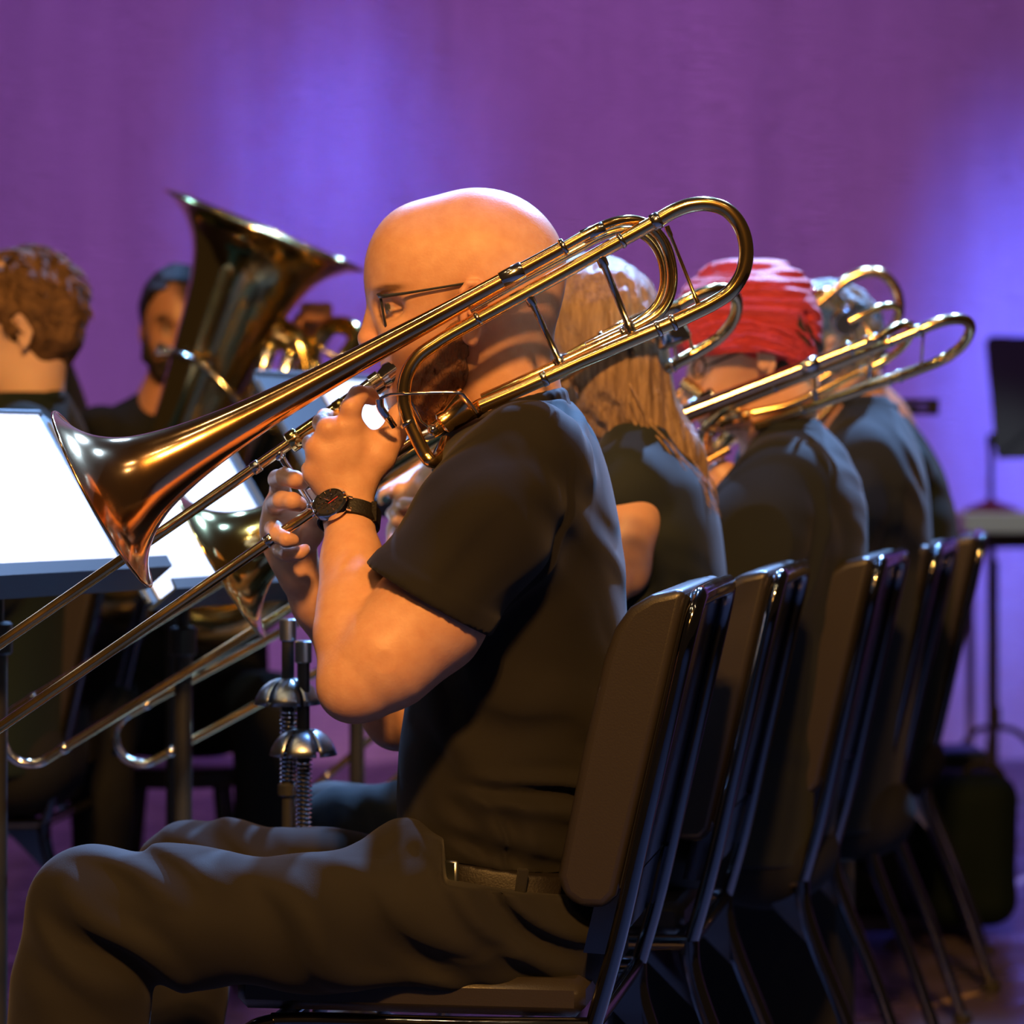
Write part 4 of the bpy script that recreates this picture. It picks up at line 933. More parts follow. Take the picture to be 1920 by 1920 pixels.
# ---- glasses and watch are worn, and come off
def glasses():
    q = lambda x, y, dd=0.: P(x, y, MD+dd)
    root = thing('eyeglasses', 'thin dark-framed glasses on the bald man', 'glasses', q(712, 570))
    for sg in (-1, 1):
        o = [q(706, 553, sg*.008), q(703, 551, sg*.024), q(709, 552, sg*.044), q(713, 556, sg*.062), q(719, 590, sg*.062), q(724, 617, sg*.052), q(721, 628, sg*.03), q(713, 600, sg*.011)]
        cr = catmull(o, 6, True)
        mb = MB(); mb.prism(cr, Vector((.0012, 0, .0003))); mb.build('lens', M['glass_lens'], root)
        mb = MB(); mb.tube(cr, .0016, 8, closed=True); mb.tube(catmull(o[:4], 5), .0021, 8); mb.build('rim', M['black_metal'], root)
        mb = MB(); mb.tube(catmull([q(712, 556, sg*.062), q(722, 555, sg*.074), q(765, 549, sg*.082), q(820, 540, sg*.087), q(868, 532, sg*.0885), q(889, 528, sg*.088), q(910, 540, sg*.084), q(917, 565, sg*.08)], 6), [.0026, .0024, .0017, .0015, .0015, .0016, .0018, .002], 8); mb.build('temple', M['black_metal'], root)
    mb = MB(); mb.tube(catmull([q(706, 555, -.009), q(702, 552), q(706, 555, .009)], 5), .0016, 8); mb.build('bridge', M['black_metal'], root)
glasses()
def watch():
    c = P(655, 972, 3.634); root = thing('wristwatch', 'black-strapped watch on the bald man\'s left wrist', 'watch', c)
    ax = (P(653, 925, 3.648)-P(657, 1010, 3.615)).normalized(); ax = (ax+Vector((.14, 0, 0))).normalized()
    e1 = Vector((1, 0, 0)); e1 = (e1-ax*e1.dot(ax)).normalized(); e2 = ax.cross(e1)
    if e2.y > 0: e2 = -e2
    rx, ry = .0345, .0295; pt = lambda a, g=0: c+e1*math.cos(a)*(rx+g)+e2*math.sin(a)*(ry+g)
    mb = MB(); V = []; Fc = []; n = 72
    for i in range(n):
        a = 2*math.pi*i/n; w = .0105
        for g, z in ((0, -w), (.0028, -w+.001), (.0028, w-.001), (0, w)): V.append(pt(a, g)+ax*z)
    for i in range(n):
        j = (i+1) % n
        for k in range(4): Fc.append((i*4+k, j*4+k, j*4+(k+1) % 4, i*4+(k+1) % 4))
    mb.add(V, Fc); mb.build('strap', M['leather'], root)
    mb = MB(); a = math.radians(62); mb.box(pt(a-.45, .003), .0035, .003, .012, None, .001); mb.build('strap_keeper', M['leather'], root)
    a = R(122); nn = (e1*math.cos(R(112))+e2*math.sin(R(112))+ax*.12).normalized(); cc = pt(a, .001)
    mb = MB(); mb.lathe(cc, nn, [(-.004, .016), (0, .02), (.001, .0225), (.007, .0228), (.009, .0215), (.0097, .0188), (.006, .0184), (.006, .001)], 48); mb.build('case', M['chrome'], root)
    dz = cc+nn*.0095; mg = 1.08; u = ax; v = nn.cross(ax)
    mb = MB(); mb.lathe(dz-nn*.002, nn, [(0, .0184), (.0006, .0182)], 48, True); dial = mb.build('dial', M['dial'], root)
    mb = MB()
    for k in range(12):
        t = k*math.pi/6; r_ = u*math.cos(t)+v*math.sin(t); mb.tube([dz+r_*.0125, dz+r_*.016], .0006 if k % 3 else .001, 6)
    for px_, py_ in ((.006, .0), (-.0045, .006), (-.0045, -.006)):
        m_ = dz+u*px_+v*py_; mb.tube([m_+(u*math.cos(t)+v*math.sin(t))*.0038 for t in np.linspace(0, 6.1, 20)], .0004, 6)
    mb.build('markers', M['chrome'], root)
    mb = MB(); mb.tube([dz+nn*.001, dz+nn*.001+(u*.5+v*.86)*.008], .0007, 6); mb.build('hand', M['chrome'], root)
    mb = MB(); mb.tube([dz+nn*.001, dz+nn*.001+(u*.9-v*.43)*.012], .0006, 6); mb.build('hand', M['chrome'], root)
    mb = MB(); mb.tube([dz+nn*.0015-u*.004, dz+nn*.0015+(u*.3-v*.95)*.012], .0004, 6); mb.build('hand', M['red'], root)['label'] = 'thin red second hand'
    mb = MB(); mb.cyl(cc+nn*.004+v*.020, cc+nn*.004+v*.0245, .003, 14); mb.build('crown', M['chrome'], root)
    for sg in (-1, 1):
        for s2 in (-1, 1):
            p_ = cc+nn*.003+v*sg*.019+u*s2*.008; mb = MB(); mb.tube([p_, p_+v*sg*.006-nn*.004], .0021, 8); mb.build('lug', M['chrome'], root)
watch()
# ---------------------------------------------------------------- the other musicians
def torso(s, rows, d, hb, yaw=8, power=2.3):
    s.loft([(P(0, y, d).z, P((a+c)/2, y, d).x, d, (c-a)/2*d/F, w*hb) for y, a, c, w in rows], 0, R(yaw), power=power)
def skull(s, cx, cy, d, k, face=-1, down=0., neck=((.4, -1.2), (.6, -1.75))):
    """generic head in profile, k = photo pixels per head length (about 0.2 m), chin turned down by `down` degrees"""
    u = k*d/F/2.0; a = R(down)*(-face)
    def q(x, z, y=0.):                       # x towards the back, z up, in half head lengths
        x, z = x*math.cos(a)-z*math.sin(a), x*math.sin(a)+z*math.cos(a)
        c = P(cx, cy, d); return Vector((c.x-face*x*u*1.0, d+y*u, c.z+z*u))
    ro = (0, a, 0)
    s.blob(q(.02, .12), (.98*u, .72*u, .88*u), .02, rot=ro)
    s.blob(q(-.55, -.45), (.42*u, .52*u, .85*u), .045, rot=ro)
    s.blob(q(-.5, -.95), (.36*u, .4*u, .42*u), .03, rot=ro)
    s.limb([q(-.97, -.25), q(-1.06, -.5), q(-1.18, -.72)], [.06*u, .09*u, .11*u], .012)
    s.limb([q(-.93, -1.02, -.1), q(-.95, -1.02), q(-.93, -1.02, .1)], .06*u, .01)
    s.limb([q(-.9, -1.18, -.1), q(-.92, -1.18), q(-.9, -1.18, .1)], .06*u, .01)
    for sg in (-1, 1):
        s.blob(q(-.82, -.3, sg*.34), (.13*u, .16*u, .11*u), .012, 'sub'); s.blob(q(-.74, -.3, sg*.32), .13*u, .002)
        s.limb([q(-.92, -.12, sg*.12), q(-.8, -.1, sg*.42)], [.06*u, .06*u], .012)
        e = sg*.72
        s.blob(q(.12, -.35, e), (.13*u, .07*u, .29*u), .008, rot=ro); s.blob(q(.1, -.38, e+sg*.07), (.075*u, .055*u, .17*u), .004, 'sub', rot=ro)
        s.limb([q(x, z, e+sg*.05) for x, z in ((.0, -.2), (.04, -.1), (.15, -.07), (.25, -.18), (.25, -.38), (.16, -.58), (.08, -.66))], [.03*u, .04*u, .042*u, .042*u, .042*u, .045*u, .05*u], .004)
    s.limb([q(.3, -.5), q(*neck[0]), q(*neck[1])], [.5*u, .46*u, .5*u], .03)
    return q, u
def locks(mb, roots, flow, n, r, jit, seed, seg=5):
    """hair as tapering strands laid along guide curves"""
    rs = random.Random(seed)
    for i in range(n):
        g = flow[i % len(flow)]; w = rs.random(); h = flow[(i+1) % len(flow)]
        pts = [a.lerp(b, w)+Vector((rs.gauss(0, jit), rs.gauss(0, jit), rs.gauss(0, jit)))*(.4+.6*t/len(g)) for t, (a, b) in enumerate(zip(g, h))]
        end = .72+.28*rs.random(); pts = catmull(pts, 4); pts = pts[:max(4, int(len(pts)*end))]
        mb.tube(pts, [r*.7, r, r*.9, r*.6, r*.12], seg, cap=False)

def fingers(s, kn, tips, r=.009):
    for k, t in zip(kn, tips): s.limb([k]+t, [r*1.12]+[r]*(len(t)-1)+[r*.78], .004)

def woman():
    d = 4.42; q = lambda x, y, dd=0.: P(x, y, d+dd)
    root = thing('person', 'person with long blonde hair and sleeveless dark top playing trombone', 'person', (q(1190, 0).x, d, 0), 'seated musicians')
    s = sculpt([q(690, 490, -.3), q(1260, 1420, -.3), q(690, 490, .3), q(1260, 1420, .3)], .01, .0046)
    skull(s, 1092, 612, d, 258, -1, 8)
    s.limb([q(1185, 955, -.13), q(1200, 920), q(1185, 955, .13)], .045, .04); s.limb([q(1185, 880), q(1225, 1100)], [.07, .1], .04)
    s.limb([q(1172, 1000, -.16), q(1110, 1100, -.19), q(1000, 1190, -.2)], [.044, .043, .036], .03)       # near arm
    s.blob(q(1185, 1062, -.165), (.028, .03, .04), .02)
    s.limb([q(1000, 1190, -.21), q(900, 1080, -.14), q(822, 985, -.05)], [.037, .034, .024], .02)
    s.limb([q(1180, 960, .18), q(1040, 1200, .2), q(830, 1000, .06), q(770, 985, .03)], [.048, .038, .026, .023], .02)
    for w, sg in ((q(805, 955, -.03), -1), (q(790, 1000, .03), 1)):                                   # hands round the slide
        s.blob(w+Vector((-.018, .0, .0)), (.034, .016, .036), .015)
    kn = [q(765, 915, .0), q(762, 945, .0), q(766, 975, 0), q(772, 1002, 0)]
    fingers(s, kn, [[q(745, 915, -.03), q(722, 928, -.05), q(714, 940, -.055)], [q(748, 945, -.04), q(760, 945, -.065), q(778, 948, -.062)], [q(735, 962, -.035), q(742, 975, -.062), q(764, 985, -.06)], [q(742, 1000, -.03), q(735, 1018, -.05), q(750, 1022, -.055)]], .0092)
    s.limb([q(800, 900, -.04), q(835, 900, -.08), q(860, 930, -.1)], [.02, .03, .03], .03)
    s.limb([q(1000, 1690, -.1), q(770, 1900, -.06), q(700, 2180, -.06)], [.055, .05, .035], .03)
    sk = s.build('body', M['skin'], root)
    mb = MB()
    for x, y, dd in ((724, 937, -.062), (778, 948, -.07), (764, 985, -.068), (752, 1022, -.063)): mb.ball(q(x, y, dd), (.0062, .003, .0055))
    mb.build('nail', M['nail'], root)['label'] = 'blue-grey painted nails'
    # sleeveless top with a deep armhole
    s = sculpt([q(1060, 780, -.26), q(1400, 1620, -.26), q(1060, 780, .26), q(1400, 1620, .26)], .01, .0045)
    torso(s, [(815, 1160, 1250, .45), (845, 1130, 1290, .62), (900, 1110, 1330, .9), (980, 1105, 1350, 1), (1080, 1110, 1362, 1), (1180, 1100, 1362, .97), (1300, 1080, 1340, .93), (1450, 1060, 1320, 1), (1600, 1050, 1300, 1.05)], d, .165)
    s.limb([q(1190, 850, -.06), q(1168, 915, -.125), q(1150, 935, -.14)], [.05, .054, .04], .03); s.limb([q(1130, 1000, -.2), q(1158, 1020, -.19), q(1170, 1070, -.18)], [.04, .044, .044], .012, 'sub')
    s.limb([q(1130, 970, .19), q(1158, 1000, .18), q(1172, 1065, .17)], [.04, .044, .042], .012, 'sub')
    s.limb([q(1130, 760), q(1185, 850)], [.055, .06], .004, 'sub')
    s.fold(q(1250, 1220, -.1), (.12, .12, .12), (.5, 0, .87), .06, .004, .5, 31)
    s.build('top', M['teal'], root)
    mb = MB(); mb.tube(catmull([q(1150, 935, -.155), q(1200, 965, -.16), q(1228, 1020, -.158), q(1226, 1080, -.158), q(1195, 1120, -.165)], 6), .0022, 6); mb.build('armhole_seam', M['teal'], root)
    s = sculpt([q(520, 1440, -.25), q(1330, 2200, -.25), q(520, 1440, .25), q(1330, 2200, .25)], .01, .006)   # skirt
    s.blob(q(1180, 1600), (.12, .17, .09), .03)
    s.limb([q(1170, 1600, -.1), q(800, 1555, -.09), q(640, 1560, -.09)], [.085, .068, .058], .04); s.limb([q(1170, 1600, .1), q(800, 1555, .1), q(620, 1545, .1)], [.085, .068, .056], .04)
    s.limb([q(640, 1560, -.09), q(680, 1660, -.09)], [.056, .06], .03); s.limb([q(620, 1545, .1), q(660, 1650, .1)], [.056, .06], .03)
    s.fold(q(700, 1530, -.1), (.14, .12, .06), (.8, 0, .6), .05, .004, .5, 41)
    s.build('skirt', M['navy'], root)
    for dd in (-.09, .1):
        sh_ = MB(); a = q(690, 0, dd); sh_.ball((a.x-.05, a.y, .035), (.12, .04, .04)); sh_.build('shoe', M['leather'], root)
    # hair: cap plus long strands falling over the back
    s = sculpt([q(980, 480, -.13), q(1420, 1060, -.13), q(980, 480, .13), q(1420, 1060, .13)], .01, .0045)
    s.blob(q(1098, 602), (.098, .083, .092), .01); s.blob(q(1130, 640), (.08, .08, .09), .03)
    s.limb([q(1120, 600), q(1150, 720), q(1195, 800), q(1265, 860), q(1320, 930)], [.078, .072, .058, .036, .012], .04, flat=((0, 1, 0), 1.25))
    s.blob(q(985, 665), (.05, .06, .09), .02, 'sub'); s.rough(.0025, 190, 6, (1.4, 1.4, .25)); hs = s.build('hair', M['hair_blonde'], root)
    mb = MB(); fl = []
    for i in range(13):
        a = -1.45+2.9*i/12; b = .085*math.sin(a); o = .02*math.cos(a)
        fl.append([q(1085+22*math.cos(a), 519+34*abs(math.sin(a)), b*.45), q(1130+40*math.cos(a), 575, b*1.05), q(1150+42*math.cos(a), 680, b*1.1), q(1182+40*math.cos(a), 770, b*1.1), q(1225+45*math.cos(a), 838, b*1.15), q(1275+48*math.cos(a), 905, b*1.15), q(1308+40*math.cos(a), 975, b*1.2)])
    locks(mb, None, fl, 420, .0028, .0055, 3); mb.build('strands', M['hair_blonde'], hs)['kind'] = 'stuff'
woman()

def redhead():
    d = 4.9; q = lambda x, y, dd=0.: P(x, y, d+dd)
    root = thing('person', 'person with bright red hair and dark shirt playing trombone', 'person', (q(1480, 0).x, d, 0), 'seated musicians')
    s = sculpt([q(1220, 450, -.3), q(1640, 1250, -.3), q(1220, 450, .3), q(1640, 1250, .3)], .02, .0045)
    h, u = skull(s, 1402, 628, d, 248, -1, 17, ((.3, -.95), (.0, -1.5)))
    s.limb([q(1470, 900, -.15), q(1480, 880), q(1470, 900, .15)], .05, .04); s.limb([q(1470, 850), q(1480, 1100)], [.06, .1], .04)
    s.limb([q(1400, 1110, -.2), q(1378, 1010, -.15), q(1362, 930, -.06)], [.036, .03, .023], .02)          # near forearm and hand
    s.blob(q(1358, 905, -.045), (.03, .016, .036), .015)
    kn = [q(1345, 880, -.045), q(1338, 895, -.04), q(1336, 912, -.04), q(1340, 928, -.04)]
    fingers(s, kn, [[q(1335, 868, -.02), q(1345, 862, .0)], [q(1325, 890, -.02), q(1335, 885, .005)], [q(1322, 908, -.02), q(1332, 905, .005)], [q(1326, 926, -.02), q(1338, 925, .0)]], .009)
    s.build('body', M['skin'], root)
    br = thing('bracelet', 'thin silver bracelet on the wrist of the red-haired player', 'bracelet', q(1366, 945, -.075))
    mb = MB(); a = q(1366, 945, -.075); mb.tube([a+Vector((.03*math.cos(t), .026*math.sin(t), .008*math.cos(t))) for t in np.linspace(0, 6.0, 26)], .002, 6); mb.build('chain', M['chrome'], br)
    # hair: dark undercut and long red top swept back
    s = sculpt([q(1240, 460, -.13), q(1570, 790, -.13), q(1240, 460, .13), q(1570, 790, .13)], .02, .004)
    s.blob(h(.22, -.05), (.88*u, .76*u, .78*u), .02, rot=(0, R(17), 0)); s.blob(h(.5, -.55), (.42*u, .6*u, .6*u), .03)
    s.blob(h(-.6, -.55), (.62*u, 1.2*u, .8*u), .01, 'sub'); s.blob(h(.08, -.42, -.74), (.19*u, .2*u, .33*u), .008, 'sub'); s.blob(h(.08, -.42, .74), (.19*u, .2*u, .33*u), .008, 'sub')
    s.rough(.0012, 260, 3); under = s.build('hair', M['hair_dark'], root)
    s = sculpt([q(1230, 450, -.13), q(1580, 790, -.13), q(1230, 450, .13), q(1580, 790, .13)], .02, .0036)
    s.blob(q(1392, 590), (.103, .088, .09), .01); s.blob(q(1455, 605), (.068, .083, .088), .04); s.blob(q(1330, 615), (.062, .077, .058), .03); s.blob(q(1478, 660), (.045, .066, .07), .03)
    s.cut(q(1400, 688), (-.10, 0, -1)); s.limb([q(1510, 590, -.06), q(1530, 690, -.05)], [.006, .012], .01, 'sub')
    s.rough(.0032, 120, 5, (.5, 1, 2.6)); top = s.build('hair_top', M['hair_red'], root)
    mb = MB(); fl = []
    for i in range(12):
        v = i/11; z_ = -.02-.078*math.sin(v*1.57)
        fl.append([q(1288, 560+95*v, z_*.75), q(1330, 506+158*v, z_*.95), q(1395, 492+160*v, z_*1.02), q(1462, 512+152*v, z_), q(1512, 575+115*v, z_*.85), q(1530, 650+65*v, z_*.7)])
    locks(mb, None, fl, 150, .0042, .0045, 8)
    mb.build('strands', M['hair_red'], top)['kind'] = 'stuff'
    fl = [[q(1440+12*i, 520+10*i, -.05), q(1475+10*i, 575+8*i, -.075), q(1500+6*i, 640+6*i, -.07), q(1512+3*i, 710+4*i, -.055)] for i in range(3)]
    mb = MB(); locks(mb, None, fl, 16, .004, .003, 18); mb.build('dark_streak', M['hair_dark'], top)
    mb = MB()
    e0 = h(-.98, -.26, -.42); e1 = h(-.78, -.27, -.62); e2 = h(.1, -.2, -.76)
    rim = [e0+(e1-e0)*(.5+.5*math.cos(t))*.9+Vector((.0, -.004, .016*math.sin(t))) for t in np.linspace(0, 6.28, 24)[:-1]]
    gl = thing('eyeglasses', 'dark glasses on the red-haired player looking down', 'glasses', e1)
    mb.tube(rim, .0018, 6, closed=True); mb.build('rim', M['black_metal'], gl); mb = MB(); mb.tube([e1, e2], .0017, 6); mb.build('temple', M['black_metal'], gl)
    s = sculpt([q(1290, 760, -.27), q(1660, 1620, -.27), q(1290, 760, .27), q(1660, 1620, .27)], .01, .005)
    torso(s, [(785, 1425, 1525, .36), (815, 1405, 1562, .5), (850, 1392, 1592, .72), (900, 1382, 1612, .92), (950, 1375, 1626, 1), (1050, 1362, 1626, 1), (1200, 1330, 1610, .98), (1350, 1310, 1590, .95), (1500, 1300, 1570, 1.02), (1600, 1300, 1560, 1.05)], d, .19)
    s.limb([q(1462, 905, -.165), q(1412, 1010, -.205), q(1392, 1120, -.21)], [.06, .066, .062], .09)
    s.limb([q(1392, 1120, -.21), q(1385, 1060, -.18)], [.05, .045], .03)
    s.limb([q(1452, 880, .19), q(1380, 1120, .21)], [.068, .06], .03)
    s.limb([q(1395, 740), q(1455, 840)], [.055, .062], .004, 'sub')
    s.fold(q(1480, 960, -.16), (.13, .16, .14), (.85, 0, .5), .09, .0025, .6, 51); s.fold(q(1590, 900, -.05), (.08, .2, .12), (.3, 0, .95), .05, .002, .6, 52); s.fold(q(1450, 1300, -.1), (.16, .18, .2), (.5, 0, .8), .1, .003, .6, 53)
    s.build('shirt', M['navy'], root)
    s = sculpt([q(1400, 740, -.12), q(1600, 860, -.12), q(1400, 740, .12), q(1600, 860, .12)], .02, .0045)
    ring = [q(1478+64*math.cos(a), 806-10*math.cos(a)*-1, .085*math.sin(a)) for a in np.linspace(-2.4, 2.4, 20)]
    s.limb(ring, .012, .004); s.build('collar', M['navy'], root)
    s = sculpt([q(1000, 1520, -.25), q(1600, 2130, -.25), q(1000, 1520, .25), q(1600, 2130, .25)], .01, .007)
    s.blob(q(1430, 1590), (.12, .18, .09), .03)
    for dd in (-.1, .1): s.limb([q(1430, 1590, dd), q(960, 1530, dd), q(930, 1560, dd), q(920, 2080, dd)], [.09, .066, .066, .055], .03)
    s.build('trousers', M['black_cloth'], root)
redhead()

def greyhair():
    d = 5.55; q = lambda x, y, dd=0.: P(x, y, d+dd)
    root = thing('person', 'person with grey hair and blue-black shirt, behind the red-haired player', 'person', (q(1650, 0).x, d, 0), 'seated musicians')
    s = sculpt([q(1430, 480, -.28), q(1760, 1000, -.28), q(1430, 480, .28), q(1760, 1000, .28)], .02, .005)
    h, u = skull(s, 1538, 632, d, 210, -1, 14, ((.3, -.95), (.1, -1.45)))
    s.limb([q(1600, 900, -.15), q(1620, 860), q(1600, 900, .15)], .05, .04); s.limb([q(1590, 740), q(1625, 860)], [.06, .07], .04)
    s.limb([q(1480, 1100, -.19), q(1420, 930, -.08), q(1400, 900, -.03)], [.036, .026, .03], .02); s.build('body', M['skin'], root)
    s = sculpt([q(1430, 480, -.13), q(1650, 740, -.13), q(1430, 480, .13), q(1650, 740, .13)], .02, .0045)
    s.blob(h(.16, .08), (.98*u, .8*u, .92*u), .02); s.blob(h(.55, -.45), (.42*u, .6*u, .62*u), .03); s.blob(h(-.75, -.5), (.6*u, 1.2*u, .75*u), .01, 'sub'); s.blob(h(.08, -.4, -.74), (.19*u, .2*u, .32*u), .008, 'sub'); s.blob(h(.08, -.4, .74), (.19*u, .2*u, .32*u), .008, 'sub')
    s.rough(.003, 230, 9); s.build('hair', M['hair_grey'], root)
    s = sculpt([q(1470, 720, -.27), q(1780, 1560, -.27), q(1470, 720, .27), q(1780, 1560, .27)], .01, .0055)
    torso(s, [(742, 1580, 1660, .38), (775, 1560, 1690, .55), (810, 1545, 1712, .75), (860, 1532, 1730, .93), (920, 1530, 1742, 1), (1020, 1530, 1748, 1), (1200, 1510, 1735, .97), (1400, 1490, 1700, .97), (1540, 1480, 1680, 1.03)], d, .2)
    s.limb([q(1615, 885, -.17), q(1562, 990, -.21), q(1520, 1110, -.21)], [.062, .066, .06], .09); s.limb([q(1610, 860, .2), q(1540, 1100, .21)], [.07, .06], .03)
    s.limb([q(1530, 1110, -.21), q(1450, 980, -.12)], [.052, .04], .03)
    s.limb([q(1540, 690), q(1600, 790)], [.055, .062], .004, 'sub'); s.fold(q(1650, 900, -.16), (.12, .16, .13), (.7, 0, .7), .07, .005, .6, 61)
    s.build('shirt', M['navy'], root)
    s = sculpt([q(1540, 700, -.12), q(1720, 810, -.12), q(1540, 700, .12), q(1720, 810, .12)], .02, .005)
    s.limb([q(1622+52*math.cos(a), 758+8*math.cos(a), .082*math.sin(a)) for a in np.linspace(-2.4, 2.4, 20)], .012, .004); s.build('collar', M['navy'], root)
    s = sculpt([q(1150, 1440, -.25), q(1720, 1980, -.25), q(1150, 1440, .25), q(1720, 1980, .25)], .01, .008); s.blob(q(1590, 1520), (.12, .18, .09), .03)
    for dd in (-.1, .1): s.limb([q(1590, 1510, dd), q(1190, 1470, dd), q(1160, 1500, dd), q(1150, 1940, dd)], [.09, .066, .066, .055], .03)
    s.build('trousers', M['black_cloth'], root)
greyhair()

def farplayer():
    d = 6.3; q = lambda x, y, dd=0.: P(x, y, d+dd)
    root = thing('person', 'person in dark green shirt at the far end, only the back showing', 'person', (q(1720, 0).x, d, 0), 'seated musicians')
    s = sculpt([q(1460, 530, -.25), q(1800, 1000, -.25), q(1460, 530, .25), q(1800, 1000, .25)], .02, .006)
    skull(s, 1560, 680, d, 180, -1, 20); s.limb([q(1640, 800), q(1690, 950)], [.07, .09], .04); s.build('body', M['skin'], root)
    s = sculpt([q(1450, 560, -.13), q(1680, 800, -.13), q(1450, 560, .13), q(1680, 800, .13)], .02, .006); s.blob(q(1572, 662), (.1, .085, .09), .02); s.build('hair', M['hair_dark'], root)
    s = sculpt([q(1530, 740, -.27), q(1840, 1500, -.27), q(1530, 740, .27), q(1840, 1500, .27)], .01, .006)
    torso(s, [(780, 1630, 1700, .5), (820, 1620, 1735, .75), (880, 1612, 1768, .95), (960, 1610, 1792, 1), (1030, 1612, 1800, 1), (1150, 1610, 1790, .98), (1300, 1600, 1770, .97), (1420, 1590, 1750, 1.03)], d, .2)
    s.limb([q(1680, 880, -.2), q(1620, 1080, -.21), q(1540, 960, -.1)], [.07, .055, .045], .03); s.fold(q(1740, 920, -.14), (.12, .16, .13), (.2, 0, 1), .08, .004, .6, 71); s.build('shirt', M['green'], root)
    s = sculpt([q(1300, 1380, -.22), q(1780, 1860, -.22), q(1300, 1380, .22), q(1780, 1860, .22)], .01, .008); s.blob(q(1660, 1420), (.12, .18, .09), .03)
    for dd in (-.1, .1): s.limb([q(1660, 1410, dd), q(1320, 1375, dd), q(1290, 1400, dd), q(1280, 1800, dd)], [.09, .066, .066, .055], .03)
    s.build('trousers', M['black_cloth'], root)
farplayer()

def leftplayer():
    d = 5.62; q = lambda x, y, dd=0.: P(x, y, d+dd)
    root = thing('person', 'person with short brown hair seen from behind at the left edge', 'person', (q(40, 0).x, d, 0), 'seated musicians')
    s = sculpt([q(-150, 450, -.27), q(230, 1000, -.27), q(-150, 450, .27), q(230, 1000, .27)], .02, .005)
    h, u = skull(s, 42, 585, d, 222, -1, 4, ((.12, -1.0), (.1, -1.5)))
    s.limb([q(40, 660), q(48, 780)], [.05, .052], .03); s.limb([q(45, 870, -.15), q(45, 850), q(45, 870, .15)], .05, .03); s.build('body', M['skin_pale'], root)
    s = sculpt([q(-120, 440, -.14), q(190, 700, -.14), q(-120, 440, .14), q(190, 700, .14)], .02, .0042)
    s.blob(h(.1, .1), (1.02*u, .83*u, .98*u), .02); s.blob(h(.52, -.35), (.46*u, .68*u, .62*u), .03); s.blob(h(-.75, -.5), (.62*u, 1.2*u, .7*u), .01, 'sub')
    for e in (-.76, .76): s.blob(h(.08, -.45, e), (.2*u, .2*u, .36*u), .008, 'sub'); s.blob(h(-.1, -.9, e), (.3*u, .3*u, .4*u), .01, 'sub')
    s.rough(.0042, 90, 14); hr = s.build('hair', M['hair_brown'], root)
    mb = MB(); rs = random.Random(5); fl = []
    for i in range(190):                                     # short tufts following the skull
        th = rs.uniform(-.4, 1.5); ph = rs.uniform(0, 6.28); n = Vector((math.cos(th)*math.cos(ph), math.cos(th)*math.sin(ph)*.82, math.sin(th)*.97))
        if n.x < -.35 and n.z < .35: continue
        c = h(.1, .1)+Vector((n.x*u*.98, n.y*u*.98, n.z*u*.96)); tg = Vector((.6, 0, -.9)); tg = (tg-n*tg.dot(n)).normalized(); sw = n.cross(tg)*rs.uniform(-.5, .5)
        mb.tube(catmull([c, c+n*.008+(tg+sw)*.012, c+n*.011+(tg+sw)*.028], 3), [.0035, .004, .0008], 5, cap=False)
    mb.build('strands', M['hair_brown'], hr)['kind'] = 'stuff'
    s = sculpt([q(-250, 715, -.28), q(260, 1480, -.28), q(-250, 715, .28), q(260, 1480, .28)], .01, .006)
    torso(s, [(736, 5, 118, .4), (765, -20, 135, .65), (810, -50, 150, .93), (900, -70, 162, 1), (1050, -80, 168, 1), (1250, -90, 160, .97), (1440, -90, 150, 1.03)], d, .21)
    s.limb([q(40, 830, -.21), q(10, 1000, -.23), q(-30, 1090, -.22)], [.072, .066, .06], .03); s.limb([q(-30, 1090, -.22), q(-180, 950, -.1)], [.055, .04], .03); s.limb([q(20, 850, .21), q(-40, 1080, .2)], [.07, .05], .03)
    s.limb([q(40, 620), q(48, 750)], [.05, .053], .004, 'sub'); s.build('shirt', M['green'], root)
    s = sculpt([q(5, 700, -.12), q(160, 800, -.12), q(5, 700, .12), q(160, 800, .12)], .03, .005); s.limb([q(58+56*math.cos(a), 752-8*math.cos(a), .08*math.sin(a)) for a in np.linspace(-2.5, 2.5, 20)], .013, .004); s.build('collar', M['green'], root)
    s = sculpt([q(-420, 1380, -.25), q(200, 1960, -.25), q(-420, 1380, .25), q(200, 1960, .25)], .01, .008); s.blob(q(40, 1430), (.12, .18, .09), .03)
    for dd in (-.1, .1): s.limb([q(40, 1425, dd), q(-330, 1400, dd), q(-370, 1430, dd), q(-375, 1900, dd)], [.09, .066, .066, .055], .03)
    s.build('trousers', M['black_cloth'], root)
leftplayer()

